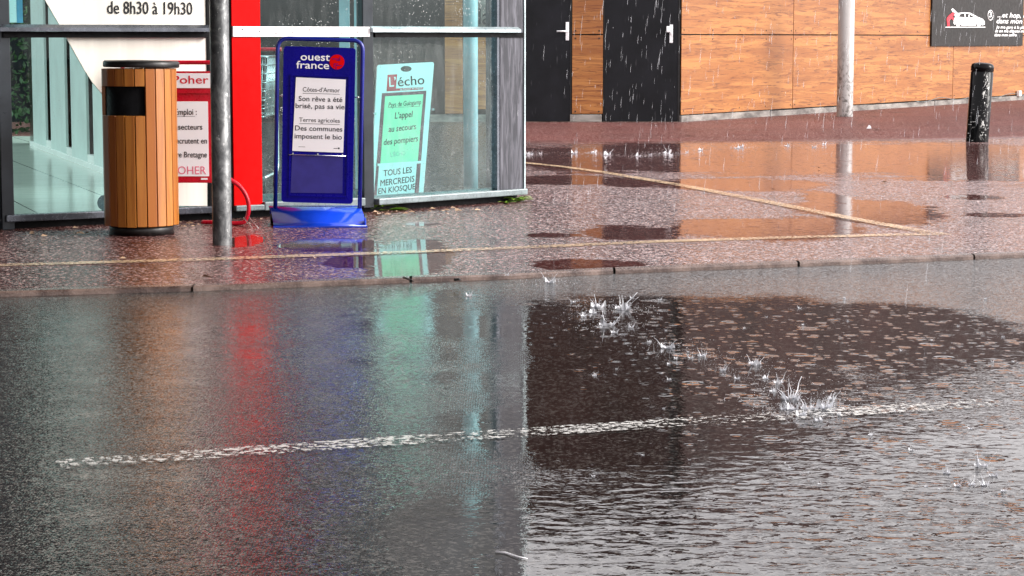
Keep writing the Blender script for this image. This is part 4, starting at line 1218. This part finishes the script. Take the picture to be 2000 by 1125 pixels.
# ------------------------------------------------------------------ hedge seen at the far left through the glass
rnd = random.Random(21)
b = MB(); hc = AT(30, 200, 26)
for i in range(5200):
    c_ = Vector((hc.x + rnd.uniform(-3.0, 1.6), hc.y + rnd.gauss(0, .3), rnd.uniform(0, 2.3)))
    d1 = Vector((rnd.gauss(0, 1), rnd.gauss(0, 1), rnd.gauss(0, 1))).normalized(); d2 = d1.orthogonal().normalized()
    s_ = rnd.uniform(.03, .06)
    vs = [b.bm.verts.new(c_ + d1 * s_), b.bm.verts.new(c_ + d2 * s_ * .5), b.bm.verts.new(c_ - d1 * s_), b.bm.verts.new(c_ - d2 * s_ * .5)]
    b.bm.faces.new(vs)
tag(b.build('hedge', 'hedge'), 'dark green hedge seen through the far left kiosk glass', 'hedge')

# ------------------------------------------------------------------ weeds at the kiosk foot
def weed(px, py, nlf, size, seed, label, tall=1.0):
    rn = random.Random(seed); p = G(px, py); b = MB()
    for i in range(nlf):
        a = rn.uniform(0, 2 * PI); L_ = size * rn.uniform(.6, 1.1); lift = rn.uniform(.15, 1.0) * tall
        dr = Vector((math.cos(a), math.sin(a) * .8, 0)); sd_ = Vector((-dr.y, dr.x, 0))
        prev = None
        for j in range(5):
            t = j / 4
            c_ = dr * L_ * t + Vector((0, 0, L_ * lift * (t - .75 * t * t) + .004))
            wd = size * .17 * math.sin(PI * min(1, t * .9 + .08))
            row = (b.bm.verts.new(c_ + sd_ * wd), b.bm.verts.new(c_ + Vector((0, 0, -wd * .25))), b.bm.verts.new(c_ - sd_ * wd))
            if prev:
                b.bm.faces.new((prev[0], prev[1], row[1], row[0])); b.bm.faces.new((prev[1], prev[2], row[2], row[1]))
            prev = row
    tag(b.build('weed', 'leaf', None, (p.x, p.y, 0)), label, 'weed', 'weeds along the kiosk foot')
weed(726, 412, 14, .17, 1, 'leafy green weed beside the blue stand base', 1.3)
weed(758, 411, 10, .13, 2, 'flat yellowish weed right of the blue stand base', .4)
weed(1010, 394, 22, .11, 3, 'small green weed under the kiosk corner post', 1.0)
weed(988, 397, 9, .08, 4, 'tiny weed sprig just left of the kiosk corner post foot', .5)
# ------------------------------------------------------------------ litter and fallen leaves
rnd = random.Random(9)
b = MB()
spots = []
for i in range(70):
    px = rnd.choice([rnd.uniform(350, 420), rnd.uniform(350, 540), rnd.uniform(720, 1000), rnd.uniform(60, 200), rnd.uniform(730, 900)])
    py = {0: 440}.get(0) + rnd.uniform(-6, 8) - (px - 380) * .055
    spots.append((px, py, rnd.uniform(.008, .026)))
for (px, py, s_) in [(1697, 251, .035), (1600, 330, .02), (1728, 358, .03), (1510, 372, .02), (240, 508, .02), (405, 545, .035), (615, 506, .02), (1690, 284, .02), (1720, 283, .025), (1700, 245, .02), (1050, 560, .01)] :
    spots.append((px, py, s_))
for (px, py, s_) in spots:
    p = G(px, py); a = rnd.uniform(0, PI); z_ = .006 + rnd.uniform(0, .006)
    d1 = Vector((math.cos(a), math.sin(a), 0)) * s_; d2 = Vector((-math.sin(a), math.cos(a), 0)) * s_ * .5
    vs = [b.bm.verts.new(Vector((p.x, p.y, z_)) + q) for q in (d1, d2 + Vector((0, 0, s_ * .4)), -d1, -d2)]
    b.bm.faces.new(vs)
tag(b.build('leaf_litter', 'leaf_dead'), 'scattered dead leaves and bits along the kiosk foot', kind='stuff')
b = MB(); q = G(1697, 251)
b.poly([(-.03, 0), (.03, 0), (.02, .03), (.0, .045), (-.012, .022)], -.015, .015)
tag(b.build('paper_scrap', 'paper', None, (q.x, q.y, .001)), 'crumpled white paper scrap on the red pavement right of the white post', 'litter')
def twig(px0, py0, px1, py1, r, z, mat, label):
    b = MB(); a_ = G(px0, py0, z); c_ = G(px1, py1, z); m_ = a_.lerp(c_, .5)
    L_ = c_ - a_
    b.tube([Vector((0, 0, r)), L_ * .3 + Vector((0, .01, r)), L_ * .7 + Vector((0, -.006, r * 1.5)), L_ + Vector((0, 0, r))], [r, r * 1.1, r * .9, r * .5], 6)
    tag(b.build('twig', mat, None, a_), label, 'twig')
twig(968, 1079, 1030, 1093, .0022, ROAD_Z + .001, 'paper', 'pale thin stick lying on the near road, bottom centre')
twig(788, 544, 808, 552, .005, .004, 'bin_dark', 'dark twig lying across the kerb below the pale aqua sign')
twig(888, 549, 900, 549, .006, .004, 'bin_dark', 'short black twig on the kerb, right of the other kerb twig')

# ------------------------------------------------------------------ splashes
def crown(seed, hgt, n):
    rn = random.Random(seed); b = MB(); r0 = hgt * .26
    m = 26; rings3 = []
    ph = [rn.uniform(0, 6.28) for _ in range(4)]
    for lev in range(4):
        ring = []
        for j in range(m):
            a = 2 * PI * j / m
            top = hgt * (.10 + .30 * max(0, math.sin(a * 2 + ph[0])) * max(0, math.sin(a * 3 + ph[1]) + .5) + .08 * math.sin(a * 7 + ph[2]))
            t = lev / 3
            rr = r0 * (.75 + .45 * t * t + .06 * math.sin(a * 5 + ph[3]))
            ring.append(b.bm.verts.new((rr * math.cos(a), rr * math.sin(a), max(0, top) * t)))
        rings3.append(ring)
    for lev in range(3):
        for j in range(m): b.bm.faces.new((rings3[lev][j], rings3[lev][(j + 1) % m], rings3[lev + 1][(j + 1) % m], rings3[lev + 1][j]))
    for j in range(n):
        a = rn.uniform(0, 2 * PI); hh = hgt * (.25 + .75 * rn.random() ** 2.4); lean = rn.uniform(.0, .8)
        d_ = Vector((math.cos(a), math.sin(a), 0)); p0 = d_ * r0 * rn.uniform(.5, 1.0)
        w_ = Vector((rn.uniform(-.1, .1), rn.uniform(-.1, .1), 0)) * hh
        pts = [p0, p0 + d_ * hh * lean * .3 + Vector((0, 0, hh * .4)) + w_, p0 + d_ * hh * lean * .7 + Vector((0, 0, hh * .78)), p0 + d_ * hh * lean + Vector((0, 0, hh))]
        rr = hgt * rn.uniform(.008, .026)
        b.tube(pts, [rr * 1.3, rr * .8, rr * .35, rr * .5], 5)
        if rn.random() < .5: bmesh.ops.create_icosphere(b.bm, subdivisions=1, radius=rr * .9, matrix=Matrix.Translation(pts[-1] + d_ * hh * .1 + Vector((0, 0, hh * .12))))
    for j in range(150):
        q = Vector((rn.gauss(0, hgt * .9), rn.gauss(0, hgt * 1.1), abs(rn.gauss(0, hgt * .42)) * (1 if j % 2 else .1)))
        bmesh.ops.create_icosphere(b.bm, subdivisions=1, radius=hgt * rn.uniform(.006, .018), matrix=Matrix.Translation(q) @ Matrix.Diagonal((1.6, 1, .9, 1)))
    for f in b.bm.faces: f.smooth = True
    me = bpy.data.meshes.new('splash'); b.bm.to_mesh(me); b.bm.free(); me.materials.append(M['water_bits'])
    return me
crowns = [crown(s, .06, n) for s, n in ((1, 12), (2, 9), (3, 15), (4, 10), (5, 6), (6, 13))]
near = [(1075, 552, 30), (1168, 600, 44), (1216, 604, 38), (1158, 612, 20), (1186, 636, 42), (1200, 650, 18), (1304, 680, 32), (1372, 696, 28), (1412, 724, 22), (1474, 712, 40), (1520, 748, 32),
        (1545, 780, 54), (1548, 800, 36), (1582, 800, 50), (1612, 798, 52), (1625, 780, 26), (1916, 912, 42), (1898, 948, 24), (1924, 948, 28), (990, 538, 14), (916, 578, 16), (1268, 668, 12), (1350, 700, 14), (1140, 618, 16), (1232, 640, 16), (1320, 700, 12), (1440, 740, 14), (1495, 740, 18), (1510, 765, 20), (1530, 800, 22), (1565, 812, 28), (1598, 822, 30), (1640, 812, 18), (1700, 850, 14), (1780, 880, 16), (1850, 925, 20), (1870, 950, 22), (1940, 930, 22), (1960, 960, 18), (1120, 590, 12)]
far = [(1035, 302, 17), (1056, 300, 10), (1122, 300, 20), (1160, 298, 16), (1186, 303, 20), (1247, 305, 18), (1270, 303, 10), (1303, 300, 22), (1312, 304, 10), (1342, 298, 10), (1368, 294, 16), (1440, 290, 14), (1447, 288, 18),
       (1538, 285, 14), (1590, 288, 12), (1610, 282, 14)]
rnd = random.Random(4)
for _ in range(46):
    yy = 575 + 420 * rnd.random() ** 1.3; xx = rnd.uniform(1080, 1990)
    near.append((xx, yy, rnd.uniform(5, 11)))
for i, (px, py, hp) in enumerate(near + far):
    zz_ = ROAD_Z if py > 540 else 0.
    p = G(px, py, zz_); sc_ = .92 * hp * p.y / FPX / .06
    if i == 0: pass
    o = link('splash', crowns[i % 6] if i < len(near) else crowns[(1, 4)[i % 2]], None, p, (0, 0, rnd.uniform(0, 6.28)))
    o.scale = (sc_ * rnd.uniform(1.0, 1.5), sc_ * rnd.uniform(1.0, 1.4), sc_ * rnd.uniform(.75, .95))
    big_ = hp >= 30
    if py > 560:
        if px < 1262: l_, g_ = ('tall' if big_ else 'low') + ' splash in the upper cluster on the dark road below the kerb', 'splashes below the kerb'
        elif px < 1500: l_, g_ = ('tall' if big_ else 'low') + ' splash on the road between the upper cluster and the white line', 'splashes along the middle of the drip line'
        elif px < 1660: l_, g_ = ('tall' if big_ else 'low') + ' splash in the dense cluster over the worn white road line', 'splashes over the white line'
        elif py < 880: l_, g_ = 'low splash on the dark road towards the right edge above the white line end', 'splashes on the right of the road'
        else: l_, g_ = ('tall' if big_ else 'low') + ' splash on the pale rippled water at the lower right', 'splashes at the lower right'
    elif py > 400: l_, g_ = 'small splash at the kerb edge above the dark road', 'splashes at the kerb'
    elif px < 1115: l_, g_ = 'tiny splash in the far puddle before the left black door', 'splashes in the far puddle, left door'
    elif px < 1180: l_, g_ = 'tiny splash in the far puddle before the narrow wood panel', 'splashes in the far puddle, narrow panel'
    elif px < 1328: l_, g_ = 'tiny splash in the far puddle before the right black door', 'splashes in the far puddle, right door'
    else: l_, g_ = 'tiny splash in the far puddle before the long wood wall', 'splashes in the far puddle, wood wall'
    tag(o, l_, 'splash', g_)
# ------------------------------------------------------------------ rain
rnd = random.Random(33)
b = MB()
cnt = 0
while cnt < 620:
    y = 8 + 21 * rnd.random() ** .9
    xx = rnd.uniform(-.1, 1.0) * y * .25
    z = rnd.uniform(0.0, 1.7)
    if drip_side(xx, y) < .05 and y < 13.6: continue
    if y > 13 and xx < .35 + (y - 13) * .02: continue
    if xx > 2 and y > 26: continue
    L_ = rnd.uniform(.02, .11); r_ = rnd.uniform(.0006, .0019) * (1 + (y - 8) * .03)
    sx = -.06 * L_
    b.tube([(xx, y, z), (xx + sx * .3, y, z + L_ * .3), (xx - sx, y, z + L_)], [r_ * .6, r_, r_ * .2], 5)
    cnt += 1
tag(b.build('rain', 'rain'), 'falling rain drops over the open pavement', kind='stuff')
